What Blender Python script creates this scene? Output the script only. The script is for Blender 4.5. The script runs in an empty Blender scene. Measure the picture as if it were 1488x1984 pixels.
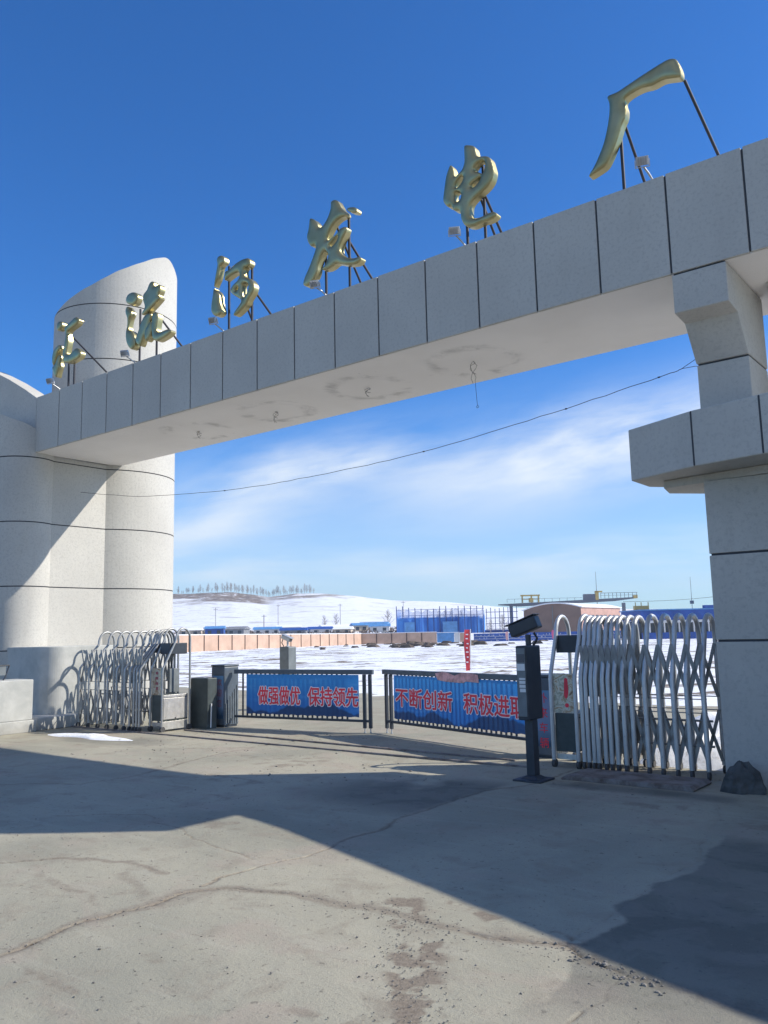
import bpy, bmesh, math, random
import numpy as np
from mathutils import Vector, Matrix

random.seed(7)
RNG = np.random.default_rng(11)
scene = bpy.context.scene
COL = scene.collection
R_ = math.radians

# ------------------------------------------------------------------ camera
YAW, PITCH, ROLL = -0.66785, 0.14146, -0.02236
CAM = Vector((14.843, -8.645, 1.560))
fw = Vector((math.sin(YAW)*math.cos(PITCH), math.cos(YAW)*math.cos(PITCH), math.sin(PITCH)))
rt = Vector((math.cos(YAW), -math.sin(YAW), 0.0))
up = rt.cross(fw)
rt2 = rt*math.cos(ROLL) + up*math.sin(ROLL)
up2 = -rt*math.sin(ROLL) + up*math.cos(ROLL)
cam_data = bpy.data.cameras.new('camera')
cam = bpy.data.objects.new('camera', cam_data)
COL.objects.link(cam)
m3 = Matrix((rt2, up2, -fw)).transposed()
cam.matrix_world = Matrix.Translation(CAM) @ m3.to_4x4()
cam_data.sensor_fit = 'HORIZONTAL'
cam_data.sensor_width = 36.0
cam_data.lens = 36.0*1632.8/1488.0
cam_data.clip_start = 0.1
cam_data.clip_end = 6000
scene.camera = cam

# ------------------------------------------------------------------ light
SUN = Vector((1.08, 0.79, 1.0)).normalized()
SUN_EL = math.asin(SUN.z)
SUN_AZ = math.atan2(SUN.x, SUN.y)
sd = bpy.data.lights.new('sun', 'SUN')
sd.energy = 4.2
sd.angle = R_(0.5)
sd.color = (1.0, 0.935, 0.825)
sun = bpy.data.objects.new('sun', sd)
COL.objects.link(sun)
sun.rotation_euler = (-SUN).to_track_quat('-Z', 'Y').to_euler()
sun.location = (30, 20, 40)
scene.view_settings.view_transform = 'Standard'
scene.view_settings.look = 'None'
scene.view_settings.exposure = 0.42
scene.view_settings.gamma = 1.0

FX, FY = math.sin(YAW), math.cos(YAW)        # the site's own axes: away from the street / along it
RX, RY = math.cos(YAW), -math.sin(YAW)
def site(lat, dist, z=0.0):
    return Vector((CAM.x + FX*dist + RX*lat, CAM.y + FY*dist + RY*lat, z))
SITE_ROT = -YAW

# ------------------------------------------------------------------ node helper
class NT:
    def __init__(s, tree):
        s.t = tree; s.n = tree.nodes; s.l = tree.links
    def node(s, typ, ins=None, **kw):
        n = s.n.new(typ)
        for k, v in kw.items(): setattr(n, k, v)
        if ins:
            for k, v in ins.items():
                if hasattr(v, 'is_linked') or isinstance(v, bpy.types.NodeSocket): s.l.new(v, n.inputs[k])
                else: n.inputs[k].default_value = v
        return n
    def math(s, op, a, b=None, c=None, clamp=False):
        n = s.n.new('ShaderNodeMath'); n.operation = op; n.use_clamp = clamp
        for i, v in enumerate((a, b, c)):
            if v is None: continue
            if isinstance(v, bpy.types.NodeSocket): s.l.new(v, n.inputs[i])
            else: n.inputs[i].default_value = v
        return n.outputs[0]
    def mix(s, f, a, b, blend='MIX'):
        n = s.n.new('ShaderNodeMix'); n.data_type = 'RGBA'; n.blend_type = blend
        for sock, v in ((n.inputs[0], f), (n.inputs[6], a), (n.inputs[7], b)):
            if isinstance(v, bpy.types.NodeSocket): s.l.new(v, sock)
            elif isinstance(v, (int, float)): sock.default_value = v
            else: sock.default_value = (v[0], v[1], v[2], 1.0)
        return n.outputs[2]
    def ramp(s, f, stops, interp='LINEAR'):
        n = s.n.new('ShaderNodeValToRGB'); e = n.color_ramp.elements
        n.color_ramp.interpolation = interp
        while len(e) < len(stops): e.new(0.5)
        for el, (p, c) in zip(e, stops):
            el.position = p
            el.color = (c, c, c, 1) if isinstance(c, (int, float)) else (c[0], c[1], c[2], 1)
        s.l.new(f, n.inputs[0]); return n.outputs[0]
    def noise(s, vec, scale, detail=4, rough=0.55, dist=0.0):
        n = s.n.new('ShaderNodeTexNoise')
        n.inputs['Scale'].default_value = scale; n.inputs['Detail'].default_value = detail
        n.inputs['Roughness'].default_value = rough; n.inputs['Distortion'].default_value = dist
        if vec is not None: s.l.new(vec, n.inputs['Vector'])
        return n.outputs[0]
    def sstep(s, x, a, b):
        n = s.n.new('ShaderNodeMapRange'); n.interpolation_type = 'SMOOTHSTEP'
        s.l.new(x, n.inputs[0]); n.inputs[1].default_value = a; n.inputs[2].default_value = b
        n.inputs[3].default_value = 0.0; n.inputs[4].default_value = 1.0
        return n.outputs[0]
    def scale(s, vec, sc):
        n = s.n.new('ShaderNodeMapping'); n.inputs['Scale'].default_value = sc
        s.l.new(vec, n.inputs['Vector']); return n.outputs[0]

# ------------------------------------------------------------------ sky
world = bpy.data.worlds.new('World'); scene.world = world
world.use_nodes = True
W = NT(world.node_tree); W.n.clear()
sky = W.node('ShaderNodeTexSky', sky_type='NISHITA', sun_disc=False)
sky.sun_elevation = SUN_EL; sky.sun_rotation = SUN_AZ
sky.altitude = 800; sky.air_density = 1.0; sky.dust_density = 0.4; sky.ozone_density = 2.5
hs = W.node('ShaderNodeHueSaturation', {'Color': sky.outputs[0], 'Saturation': 1.22, 'Hue': 0.497, 'Value': 1.0})
tc = W.node('ShaderNodeTexCoord')
def wdot(v):
    n = W.node('ShaderNodeVectorMath', {0: tc.outputs['Generated'], 1: v}, operation='DOT_PRODUCT'); return n.outputs['Value']
df = W.math('MAXIMUM', wdot((FX, FY, 0)), 0.05)
ta = W.math('DIVIDE', wdot((RX, RY, 0)), df)
te = W.math('DIVIDE', wdot((0, 0, 1)), df)
wv = W.math('SUBTRACT', te, W.math('MULTIPLY', ta, 0.165))          # height across the slanting cirrus band
def comb(a, b):
    return W.node('ShaderNodeCombineXYZ', {0: a, 1: b, 2: 0.37}).outputs[0]
n1 = W.noise(comb(W.math('MULTIPLY', ta, 3.0), W.math('MULTIPLY', wv, 9.0)), 1.0, 7, 0.55, 0.25)
n2 = W.noise(comb(W.math('MULTIPLY', ta, 9.0), W.math('MULTIPLY', wv, 46.0)), 1.0, 6, 0.6, 0.5)
n3 = W.noise(comb(W.math('MULTIPLY', ta, 3.0), W.math('MULTIPLY', te, 20.0)), 1.0, 5, 0.55, 0.2)
def bump(x, c, w):
    d = W.math('DIVIDE', W.math('SUBTRACT', x, c), w)
    return W.math('POWER', 2.718, W.math('MULTIPLY', W.math('MULTIPLY', d, d), -1.0))
def wsum(*a):
    r = a[0]
    for b in a[1:]: r = W.math('ADD', r, b)
    return r
tex = W.math('ADD', W.math('MULTIPLY', n1, 0.86), W.math('MULTIPLY', n2, 0.20))
ragged = W.sstep(tex, 0.31, 0.72)
# three parts of the cirrus veil
c1 = W.math('MULTIPLY', bump(wv, 0.215, 0.034), bump(ta, -0.10, 0.13))
c2 = W.math('MULTIPLY', bump(wv, 0.172, 0.056), W.sstep(ta, -0.16, 0.26))
c3 = W.math('MULTIPLY', bump(te, 0.080, 0.034), 0.75)
c4 = W.math('MULTIPLY', bump(wv, 0.165, 0.03), W.math('SUBTRACT', 1.0, W.sstep(ta, -0.2, -0.02)))
cov = W.math('MULTIPLY', wsum(c1, c2, W.math('MULTIPLY', c4, 0.6)), ragged)
cov = W.math('ADD', W.math('MULTIPLY', cov, 1.35), W.math('MULTIPLY', c3, W.sstep(n3, 0.35, 0.75)), clamp=True)
front = W.sstep(wdot((FX, FY, 0)), 0.25, 0.6)
cov = W.math('MULTIPLY', W.math('MULTIPLY', cov, front), 0.86)
SKYV = 0.084
veil = W.math('MULTIPLY', W.math('SUBTRACT', 1.0, W.sstep(te, 0.0, 0.28)), 0.46)
tint = W.mix(1.0, hs.outputs[0], (0.60, 1.10, 1.62), 'MULTIPLY')
skyc = W.mix(veil, tint, (6.6, 7.9, 9.0))
skyc = W.mix(cov, skyc, (8.3, 8.9, 9.4))
# unseen white cloud added behind the viewer to make the shade less blue
nb = W.noise(tc.outputs['Generated'], 2.2, 6, 0.6, 0.5)
behind = W.math('MULTIPLY', W.math('MULTIPLY', W.math('SUBTRACT', 1.0, W.sstep(wdot((FX, FY, 0)), -0.45, 0.10)), W.sstep(nb, 0.34, 0.62)), 0.52)
skyc = W.mix(behind, skyc, (6.0, 6.2, 6.3))
bg = W.node('ShaderNodeBackground', {'Color': skyc, 'Strength': SKYV})
wo = W.node('ShaderNodeOutputWorld', {'Surface': bg.outputs[0]})

# ------------------------------------------------------------------ materials
def mat(name):
    m = bpy.data.materials.new(name); m.use_nodes = True
    t = NT(m.node_tree); b = t.n['Principled BSDF']
    return m, t, b
def setp(t, b, **kw):
    names = {'color': 'Base Color', 'rough': 'Roughness', 'metal': 'Metallic', 'normal': 'Normal', 'alpha': 'Alpha', 'spec': 'Specular IOR Level', 'coat': 'Coat Weight'}
    for k, v in kw.items():
        s = b.inputs[names[k]]
        if isinstance(v, bpy.types.NodeSocket): t.l.new(v, s)
        elif isinstance(v, tuple): s.default_value = (v[0], v[1], v[2], 1)
        else: s.default_value = v
def bumpn(t, h, strength, dist):
    n = t.node('ShaderNodeBump', {'Strength': strength, 'Distance': dist, 'Height': h}); return n.outputs[0]
def simple(name, col, rough=0.6, metal=0.0, var=0.12, nscale=6.0, bump_s=0.0, bump_scale=60.0, spec=0.5):
    m, t, b = mat(name)
    tc = t.node('ShaderNodeTexCoord').outputs['Object']
    n = t.noise(tc, nscale, 5, 0.6)
    f = t.sstep(n, 0.3, 0.7)
    c = t.mix(f, tuple(x*(1-var) for x in col), tuple(min(1, x*(1+var)) for x in col))
    setp(t, b, color=c, rough=rough, metal=metal, spec=spec)
    if bump_s > 0:
        setp(t, b, normal=bumpn(t, t.noise(tc, bump_scale, 3, 0.6), bump_s, 0.01))
    return m

def render_mat():
    """Off-white stuccoed cement render: speckled, with faint rain runs and grime."""
    m, t, b = mat('painted_render')
    pos = t.node('ShaderNodeNewGeometry').outputs['Position']
    big = t.noise(pos, 0.55, 6, 0.6)
    mid = t.noise(pos, 4.0, 6, 0.65, 0.4)
    runs = t.noise(t.scale(pos, (3.2, 3.2, 0.3)), 1.0, 5, 0.6)
    fine = t.noise(pos, 70.0, 4, 0.7)
    c = t.mix(t.sstep(big, 0.3, 0.7), (0.495, 0.478, 0.438), (0.565, 0.548, 0.502))
    c = t.mix(t.math('MULTIPLY', t.sstep(mid, 0.55, 0.8), 0.35), c, (0.40, 0.39, 0.365))
    c = t.mix(t.math('MULTIPLY', t.sstep(runs, 0.54, 0.76), 0.26), c, (0.375, 0.36, 0.335))
    px_ = t.node('ShaderNodeSeparateXYZ', {0: pos}).outputs[0]
    cell = t.math('FLOOR', t.math('DIVIDE', px_, 0.8))
    wn = t.node('ShaderNodeTexWhiteNoise', noise_dimensions='1D'); t.l.new(cell, wn.inputs['W'])
    c = t.mix(t.math('MULTIPLY', wn.outputs[0], 0.16), c, (0.36, 0.355, 0.34))
    grain = t.noise(pos, 26.0, 4, 0.65)
    c = t.mix(t.math('MULTIPLY', t.sstep(grain, 0.48, 0.66), 0.42), c, (0.36, 0.35, 0.33))
    c = t.mix(t.math('MULTIPLY', t.sstep(fine, 0.58, 0.72), 0.5), c, (0.28, 0.27, 0.26))
    setp(t, b, color=c, rough=0.88, spec=0.25)
    h = t.math('ADD', t.math('MULTIPLY', fine, 0.8), t.math('MULTIPLY', mid, 0.8))
    setp(t, b, normal=bumpn(t, h, 0.35, 0.012))
    return m
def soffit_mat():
    """The render paled in colour to paint in ground bounce, with rings of grime round the four lamp points under the beam and drip marks at the rear edge."""
    m, t, b = mat('bounce_lit_soffit')
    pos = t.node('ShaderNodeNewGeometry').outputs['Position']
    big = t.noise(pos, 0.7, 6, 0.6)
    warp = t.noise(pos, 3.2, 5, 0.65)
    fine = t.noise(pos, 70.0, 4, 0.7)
    c = t.mix(t.sstep(big, 0.3, 0.7), (0.78, 0.75, 0.72), (0.85, 0.82, 0.79))  # paler than the render: bounce light from the ground painted into the base
    ringmask = None
    for cx in (2.91, 4.9, 6.91, 8.82):
        d = t.node('ShaderNodeVectorMath', {0: pos, 1: (cx, 1.08, 5.27)}, operation='DISTANCE').outputs['Value']
        d = t.math('ADD', d, t.math('MULTIPLY', t.math('SUBTRACT', warp, 0.5), 0.30))
        r = t.math('MULTIPLY', t.sstep(d, 0.42, 0.56), t.math('SUBTRACT', 1.0, t.sstep(d, 0.58, 0.74)))
        ringmask = r if ringmask is None else t.math('MAXIMUM', ringmask, r)
    patch = t.sstep(t.noise(pos, 1.7, 5, 0.7, 0.6), 0.42, 0.66)
    c = t.mix(t.math('MULTIPLY', t.math('MULTIPLY', ringmask, patch), 0.55), c, (0.30, 0.285, 0.27))
    spots = t.sstep(t.noise(pos, 9.0, 4, 0.7), 0.66, 0.78)
    c = t.mix(t.math('MULTIPLY', spots, 0.4), c, (0.36, 0.34, 0.32))
    setp(t, b, color=c, rough=0.9, spec=0.2, normal=bumpn(t, t.math('ADD', fine, warp), 0.3, 0.012))
    return m

M = {}
M['render'] = render_mat()
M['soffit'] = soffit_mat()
M['joint'] = simple('joint_mortar', (0.055, 0.06, 0.07), 0.9)
def plinth_mat():
    m, t, b = mat('plinth_cement')
    pos = t.node('ShaderNodeNewGeometry').outputs['Position']
    mid = t.noise(pos, 2.4, 6, 0.65, 0.3)
    c = t.mix(t.sstep(mid, 0.3, 0.7), (0.40, 0.41, 0.39), (0.53, 0.53, 0.50))
    z = t.node('ShaderNodeSeparateXYZ', {0: pos}).outputs[2]
    spl = t.math('MULTIPLY', t.math('SUBTRACT', 1.0, t.sstep(t.math('ADD', z, t.math('MULTIPLY', mid, 0.3)), 0.15, 0.45)), 0.5)
    c = t.mix(spl, c, (0.25, 0.235, 0.21))
    setp(t, b, color=c, rough=0.9, spec=0.2, normal=bumpn(t, t.noise(pos, 50, 4, 0.7), 0.3, 0.01))
    return m
M['plinth'] = plinth_mat()

def gold_mat():
    m, t, b = mat('champagne_gold_sheet')
    pos = t.node('ShaderNodeNewGeometry').outputs['Position']
    n = t.noise(pos, 3.5, 5, 0.6)
    c = t.mix(t.sstep(n, 0.3, 0.7), (0.37, 0.325, 0.165), (0.47, 0.415, 0.225))
    setp(t, b, color=c, metal=0.88, rough=t.ramp(t.noise(pos, 8, 4, 0.6), [(0.3, 0.32), (0.7, 0.45)]))
    setp(t, b, normal=bumpn(t, t.noise(pos, 6.0, 3, 0.5), 0.12, 0.02))
    return m
M['gold'] = gold_mat()
M['strut'] = simple('dark_strut_steel', (0.045, 0.045, 0.055), 0.6, 0.3)
def steel_mat(name, c0, c1, rough):
    m, t, b = mat(name)
    pos = t.node('ShaderNodeTexCoord').outputs['Object']
    n = t.noise(t.scale(pos, (9, 9, 2.2)), 1.0, 5, 0.65)
    d = t.noise(pos, 22.0, 4, 0.7)
    c = t.mix(t.sstep(n, 0.3, 0.7), c0, c1)
    c = t.mix(t.math('MULTIPLY', t.sstep(d, 0.60, 0.78), 0.55), c, (0.13, 0.10, 0.075))
    setp(t, b, color=c, metal=0.62, rough=t.ramp(d, [(0.3, rough), (0.75, min(1, rough+0.25))]))
    return m
M['steel'] = steel_mat('dull_stainless_tube', (0.33, 0.335, 0.33), (0.46, 0.465, 0.46), 0.36)
M['steel2'] = steel_mat('weathered_grey_tube', (0.48, 0.485, 0.49), (0.60, 0.605, 0.61), 0.34)
M['sheet'] = steel_mat('stainless_sheet', (0.50, 0.49, 0.46), (0.66, 0.65, 0.62), 0.30)
M['lattice'] = steel_mat('grey_lattice_bar', (0.27, 0.275, 0.27), (0.38, 0.38, 0.37), 0.5)
M['rubber'] = simple('grey_rubber', (0.075, 0.075, 0.077), 0.8)
M['darkbox'] = simple('charcoal_painted_metal', (0.035, 0.042, 0.055), 0.45, 0.0, 0.2)
M['bluegrey'] = simple('blue_grey_painted_metal', (0.085, 0.105, 0.13), 0.42, 0.0, 0.15)
M['greybox'] = simple('grey_painted_metal', (0.17, 0.19, 0.20), 0.5, 0.0, 0.15)
M['greendark'] = simple('dark_green_grey_metal', (0.055, 0.07, 0.07), 0.5, 0.0, 0.2)
M['whitepaint'] = simple('white_plastic', (0.72, 0.72, 0.72), 0.5, 0.0, 0.05)
M['red'] = simple('red_lettering', (0.86, 0.045, 0.075), 0.6, 0.0, 0.12)
M['redwhite'] = simple('pale_letter_outline', (0.93, 0.84, 0.87), 0.6, 0.0, 0.05)
M['dimred'] = simple('faded_red_lettering', (0.30, 0.09, 0.11), 0.6, 0.0, 0.2)
M['purple'] = simple('faded_purple_lettering', (0.17, 0.12, 0.22), 0.6, 0.0, 0.2)
def sticker_mat():
    m, t, b = mat('peeling_sticker')
    pos = t.node('ShaderNodeTexCoord').outputs['Object']
    n = t.noise(pos, 9.0, 5, 0.65, 1.2)
    c = t.ramp(n, [(0.30, (0.16, 0.10, 0.07)), (0.44, (0.45, 0.33, 0.22)), (0.5, (0.62, 0.60, 0.52)), (0.62, (0.30, 0.29, 0.22)), (0.75, (0.66, 0.65, 0.60))])
    setp(t, b, color=c, rough=0.35, metal=0.3)
    return m
M['sticker'] = sticker_mat()
def banner_mat(seed):
    """Printed banner: blue sky over a dark range of hills and water."""
    m, t, b = mat('printed_blue_banner')
    oc = t.node('ShaderNodeTexCoord').outputs['Object']
    x, y, z = [t.node('ShaderNodeSeparateXYZ', {0: oc}).outputs[i] for i in range(3)]
    cloud = t.noise(t.node('ShaderNodeCombineXYZ', {0: t.math('MULTIPLY', x, 1.3), 1: seed, 2: t.math('MULTIPLY', z, 7.0)}).outputs[0], 1.0, 5, 0.6)
    ridge = t.noise(t.node('ShaderNodeCombineXYZ', {0: t.math('MULTIPLY', x, 0.9), 1: seed+3, 2: 0.0}).outputs[0], 1.0, 4, 0.5)
    zr = t.math('ADD', t.math('MULTIPLY', ridge, 1.05), -0.17)
    hill = t.math('SUBTRACT', 1.0, t.sstep(t.math('SUBTRACT', z, zr), -0.02, 0.02))
    c = t.ramp(z, [(0.0, (0.02, 0.11, 0.38)), (0.45, (0.02, 0.17, 0.52)), (1.0, (0.05, 0.32, 0.72))])
    c = t.mix(t.math('MULTIPLY', t.sstep(cloud, 0.5, 0.75), 0.35), c, (0.16, 0.45, 0.78))
    c = t.mix(t.math('MULTIPLY', hill, 0.82), c, (0.012, 0.035, 0.10))
    setp(t, b, color=c, rough=0.42)
    setp(t, b, normal=bumpn(t, t.noise(t.scale(oc, (5, 5, 0.8)), 1.0, 2, 0.5), 0.25, 0.04))
    tr = t.node('ShaderNodeBsdfTranslucent', {'Color': c})
    mx = t.node('ShaderNodeMixShader', {0: 0.20, 1: b.outputs[0], 2: tr.outputs[0]})
    t.l.new(mx.outputs[0], t.n['Material Output'].inputs['Surface'])
    return m
def asphalt_mat():
    m, t, b = mat('worn_concrete')
    pos = t.node('ShaderNodeNewGeometry').outputs['Position']
    at = t.node('ShaderNodeAttribute', attribute_name='wear')
    sep = t.node('ShaderNodeSeparateColor', {0: at.outputs['Color']})
    crack, dirt, dark = sep.outputs[0], sep.outputs[1], sep.outputs[2]
    at2 = t.node('ShaderNodeAttribute', attribute_name='snowcover').outputs['Fac']
    big = t.noise(pos, 0.35, 6, 0.6, 0.4)
    mid = t.noise(pos, 2.6, 7, 0.66, 0.5)
    streak = t.noise(t.scale(pos, (0.7, 5.0, 1.0)), 1.3, 6, 0.62, 0.3)
    fine = t.noise(pos, 45.0, 5, 0.75)
    grit = t.noise(pos, 150.0, 3, 0.7)
    c = t.mix(t.sstep(big, 0.35, 0.65), (0.305, 0.294, 0.230), (0.415, 0.388, 0.298))
    pink = t.noise(pos, 1.1, 6, 0.62, 0.8)
    c = t.mix(t.math('MULTIPLY', t.sstep(pink, 0.50, 0.66), 0.6), c, (0.395, 0.335, 0.268))
    c = t.mix(t.math('MULTIPLY', t.sstep(mid, 0.50, 0.66), 0.60), c, (0.300, 0.265, 0.205))
    c = t.mix(t.math('MULTIPLY', t.sstep(streak, 0.52, 0.72), 0.28), c, (0.475, 0.455, 0.365))
    c = t.mix(t.math('MULTIPLY', t.sstep(fine, 0.55, 0.70), 0.40), c, (0.19, 0.17, 0.14))
    spk = t.noise(pos, 19.0, 3, 0.6)
    c = t.mix(t.math('MULTIPLY', t.sstep(spk, 0.62, 0.70), 0.55), c, (0.13, 0.115, 0.095))
    c = t.mix(t.math('MULTIPLY', t.sstep(grit, 0.58, 0.70), 0.50), c, (0.15, 0.135, 0.115))
    dm_ = t.sstep(t.math('ADD', dirt, t.math('MULTIPLY', t.math('SUBTRACT', t.noise(pos, 16.0, 6, 0.75), 0.5), 0.9)), 0.15, 0.85)
    c = t.mix(t.math('MULTIPLY', t.math('MULTIPLY', dm_, t.sstep(dirt, 0.02, 0.2)), 0.80), c, t.mix(t.sstep(fine, 0.4, 0.6), (0.165, 0.130, 0.100), (0.25, 0.205, 0.16)))
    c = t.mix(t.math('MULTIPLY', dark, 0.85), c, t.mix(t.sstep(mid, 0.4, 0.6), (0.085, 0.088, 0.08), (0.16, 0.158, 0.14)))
    c = t.mix(t.math('MULTIPLY', t.sstep(crack, 0.25, 0.65), 0.9), c, (0.055, 0.043, 0.033))
    sn = t.sstep(t.math('ADD', at2, t.math('MULTIPLY', t.math('SUBTRACT', mid, 0.5), 0.9)), 0.45, 0.60)
    c = t.mix(sn, c, (0.82, 0.84, 0.87))
    setp(t, b, color=c, rough=0.9, spec=0.25)
    h = t.math('ADD', t.math('MULTIPLY', fine, 0.7), t.math('MULTIPLY', grit, 0.35))
    setp(t, b, normal=bumpn(t, t.math('ADD', h, t.math('MULTIPLY', mid, 0.5)), 0.6, 0.013))
    return m
M['concrete'] = asphalt_mat()
def snowfield_mat():
    m, t, b = mat('patchy_snow_on_soil')
    pos = t.node('ShaderNodeNewGeometry').outputs['Position']
    at = t.node('ShaderNodeAttribute', attribute_name='soil').outputs['Color']
    sep = t.node('ShaderNodeSeparateColor', {0: at})
    near, far, rock = sep.outputs
    lat_ = t.node('ShaderNodeVectorMath', {0: pos, 1: (RX, RY, 0)}, operation='DOT_PRODUCT').outputs['Value']
    dis_ = t.node('ShaderNodeVectorMath', {0: pos, 1: (FX, FY, 0)}, operation='DOT_PRODUCT').outputs['Value']
    row = t.node('ShaderNodeCombineXYZ', {0: t.math('MULTIPLY', lat_, 0.22), 1: t.math('MULTIPLY', dis_, 0.75), 2: 0.0}).outputs[0]
    n = t.noise(row, 1.0, 8, 0.66, 0.5)
    nf = t.noise(pos, 2.4, 6, 0.7, 0.4)
    nn = t.math('ADD', t.math('MULTIPLY', n, 0.7), t.math('MULTIPLY', nf, 0.3))
    soil = t.math('MULTIPLY', t.sstep(nn, 0.515, 0.56), near)
    nf2 = t.noise(pos, 0.035, 8, 0.62, 0.4)
    furrow = t.sstep(t.noise(t.scale(pos, (0.20, 0.20, 1.4)), 1.0, 6, 0.65, 0.8), 0.50, 0.68)
    far_s = t.math('MULTIPLY', t.math('ADD', t.math('MULTIPLY', furrow, 0.42), t.math('MULTIPLY', t.sstep(nf2, 0.54, 0.66), 0.5)), far)
    c = t.mix(t.math('MINIMUM', far_s, 1.0), (0.84, 0.86, 0.89), (0.34, 0.30, 0.26))
    c = t.mix(soil, c, t.mix(t.sstep(nf, 0.4, 0.6), (0.13, 0.10, 0.075), (0.24, 0.195, 0.15)))
    rockn = t.noise(pos, 0.10, 6, 0.7, 0.5)
    c = t.mix(t.math('MULTIPLY', rock, t.sstep(rockn, 0.34, 0.46)), c, t.mix(t.sstep(t.noise(pos, 0.3, 5, 0.7), 0.4, 0.6), (0.13, 0.10, 0.08), (0.30, 0.245, 0.20)))
    setp(t, b, color=c, rough=0.85, spec=0.3, normal=bumpn(t, nf, 0.4, 0.1))
    return m
M['snowfield'] = snowfield_mat()
def snow_mat():
    m, t, b = mat('old_snow')
    pos = t.node('ShaderNodeNewGeometry').outputs['Position']
    n = t.noise(pos, 8.0, 6, 0.7)
    c = t.mix(t.sstep(n, 0.50, 0.72), (0.86, 0.88, 0.91), (0.55, 0.53, 0.50))
    setp(t, b, color=c, rough=0.8, normal=bumpn(t, t.noise(pos, 25, 5, 0.7), 0.5, 0.02))
    return m
M['snow'] = snow_mat()
M['stone'] = simple('grey_stone', (0.21, 0.195, 0.17), 0.9, 0, 0.35, 14, 0.5, 50)
def rust_mat():
    m, t, b = mat('rusty_plate')
    pos = t.node('ShaderNodeNewGeometry').outputs['Position']
    n = t.noise(pos, 5.0, 6, 0.7, 0.4)
    c = t.ramp(n, [(0.35, (0.13, 0.095, 0.08)), (0.5, (0.22, 0.19, 0.175)), (0.6, (0.27, 0.25, 0.24)), (0.75, (0.19, 0.11, 0.08))])
    setp(t, b, color=c, rough=0.8, metal=0.2, normal=bumpn(t, t.noise(pos, 40, 4, 0.7), 0.4, 0.01))
    return m
M['rust'] = rust_mat()
M['mound'] = simple('dark_boulder', (0.075, 0.078, 0.078), 0.85, 0, 0.35, 9, 0.6, 25)
M['wire'] = simple('black_wire', (0.03, 0.03, 0.035), 0.7)
M['lamp'] = simple('floodlight_grey_metal', (0.52, 0.53, 0.55), 0.4, 0.4, 0.1)
M['glass'] = simple('lamp_glass', (0.10, 0.11, 0.13), 0.12, 0.0, 0.1)
M['brickpanel'] = simple('orange_wall_panel', (0.53, 0.365, 0.275), 0.85, 0, 0.10, 0.9)
M['brickpost'] = simple('dark_wall_post', (0.10, 0.07, 0.06), 0.8)
M['bluesheet'] = simple('blue_corrugated_sheet', (0.022, 0.085, 0.34), 0.55, 0, 0.2, 0.9)
M['lightblue'] = simple('light_blue_sheet', (0.10, 0.28, 0.56), 0.5, 0, 0.2, 0.8)
M['white'] = simple('white_wall', (0.66, 0.65, 0.63), 0.8, 0, 0.08, 1.5)
M['cream'] = simple('cream_wall', (0.48, 0.41, 0.33), 0.85, 0, 0.12, 1.5)
M['greyroof'] = simple('grey_roof', (0.23, 0.24, 0.26), 0.8, 0, 0.2, 1.5)
M['brownwall'] = simple('dusky_brown_wall', (0.23, 0.155, 0.125), 0.85, 0, 0.12, 0.4)
M['sunlitwall'] = simple('sunlit_brown_wall', (0.46, 0.28, 0.23), 0.85, 0, 0.12, 0.7)  # sunlit face of the brown building, the light put into its colour
M['window'] = simple('dark_window', (0.05, 0.065, 0.085), 0.2)
M['crane'] = simple('slate_crane_steel', (0.15, 0.16, 0.19), 0.6, 0, 0.12)
M['yellow'] = simple('faded_yellow_steel', (0.56, 0.40, 0.14), 0.6, 0, 0.12)
M['bark'] = simple('haze_paled_twigs', (0.34, 0.31, 0.30), 0.9, 0, 0.2)  # twig colour paled to stand in for distance haze
M['scaff'] = simple('blue_scaffold_tube', (0.025, 0.06, 0.22), 0.5)
def net_mat():
    m, t, b = mat('blue_safety_net')
    pos = t.node('ShaderNodeNewGeometry').outputs['Position']
    n = t.noise(t.scale(pos, (1.1, 1.1, 0.16)), 1.0, 5, 0.65)
    z = t.node('ShaderNodeSeparateXYZ', {0: pos}).outputs[2]
    c = t.mix(t.sstep(n, 0.35, 0.68), (0.03, 0.14, 0.50), (0.07, 0.27, 0.68))
    a = t.math('SUBTRACT', 1.0, t.math('MULTIPLY', t.sstep(t.math('ADD', z, t.math('MULTIPLY', n, 2.4)), 5.4, 6.6), 0.62))
    setp(t, b, color=c, rough=0.8, alpha=a)
    return m
M['net'] = net_mat()
M['flag'] = simple('red_flag_cloth', (0.62, 0.06, 0.07), 0.75, 0, 0.1, 3)
M['pinkflag'] = simple('pink_flag_cloth', (0.70, 0.14, 0.26), 0.75, 0, 0.1, 3)
M['grime'] = simple('torn_pink_sticker', (0.72, 0.38, 0.36), 0.7, 0, 0.35, 12)
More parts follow.
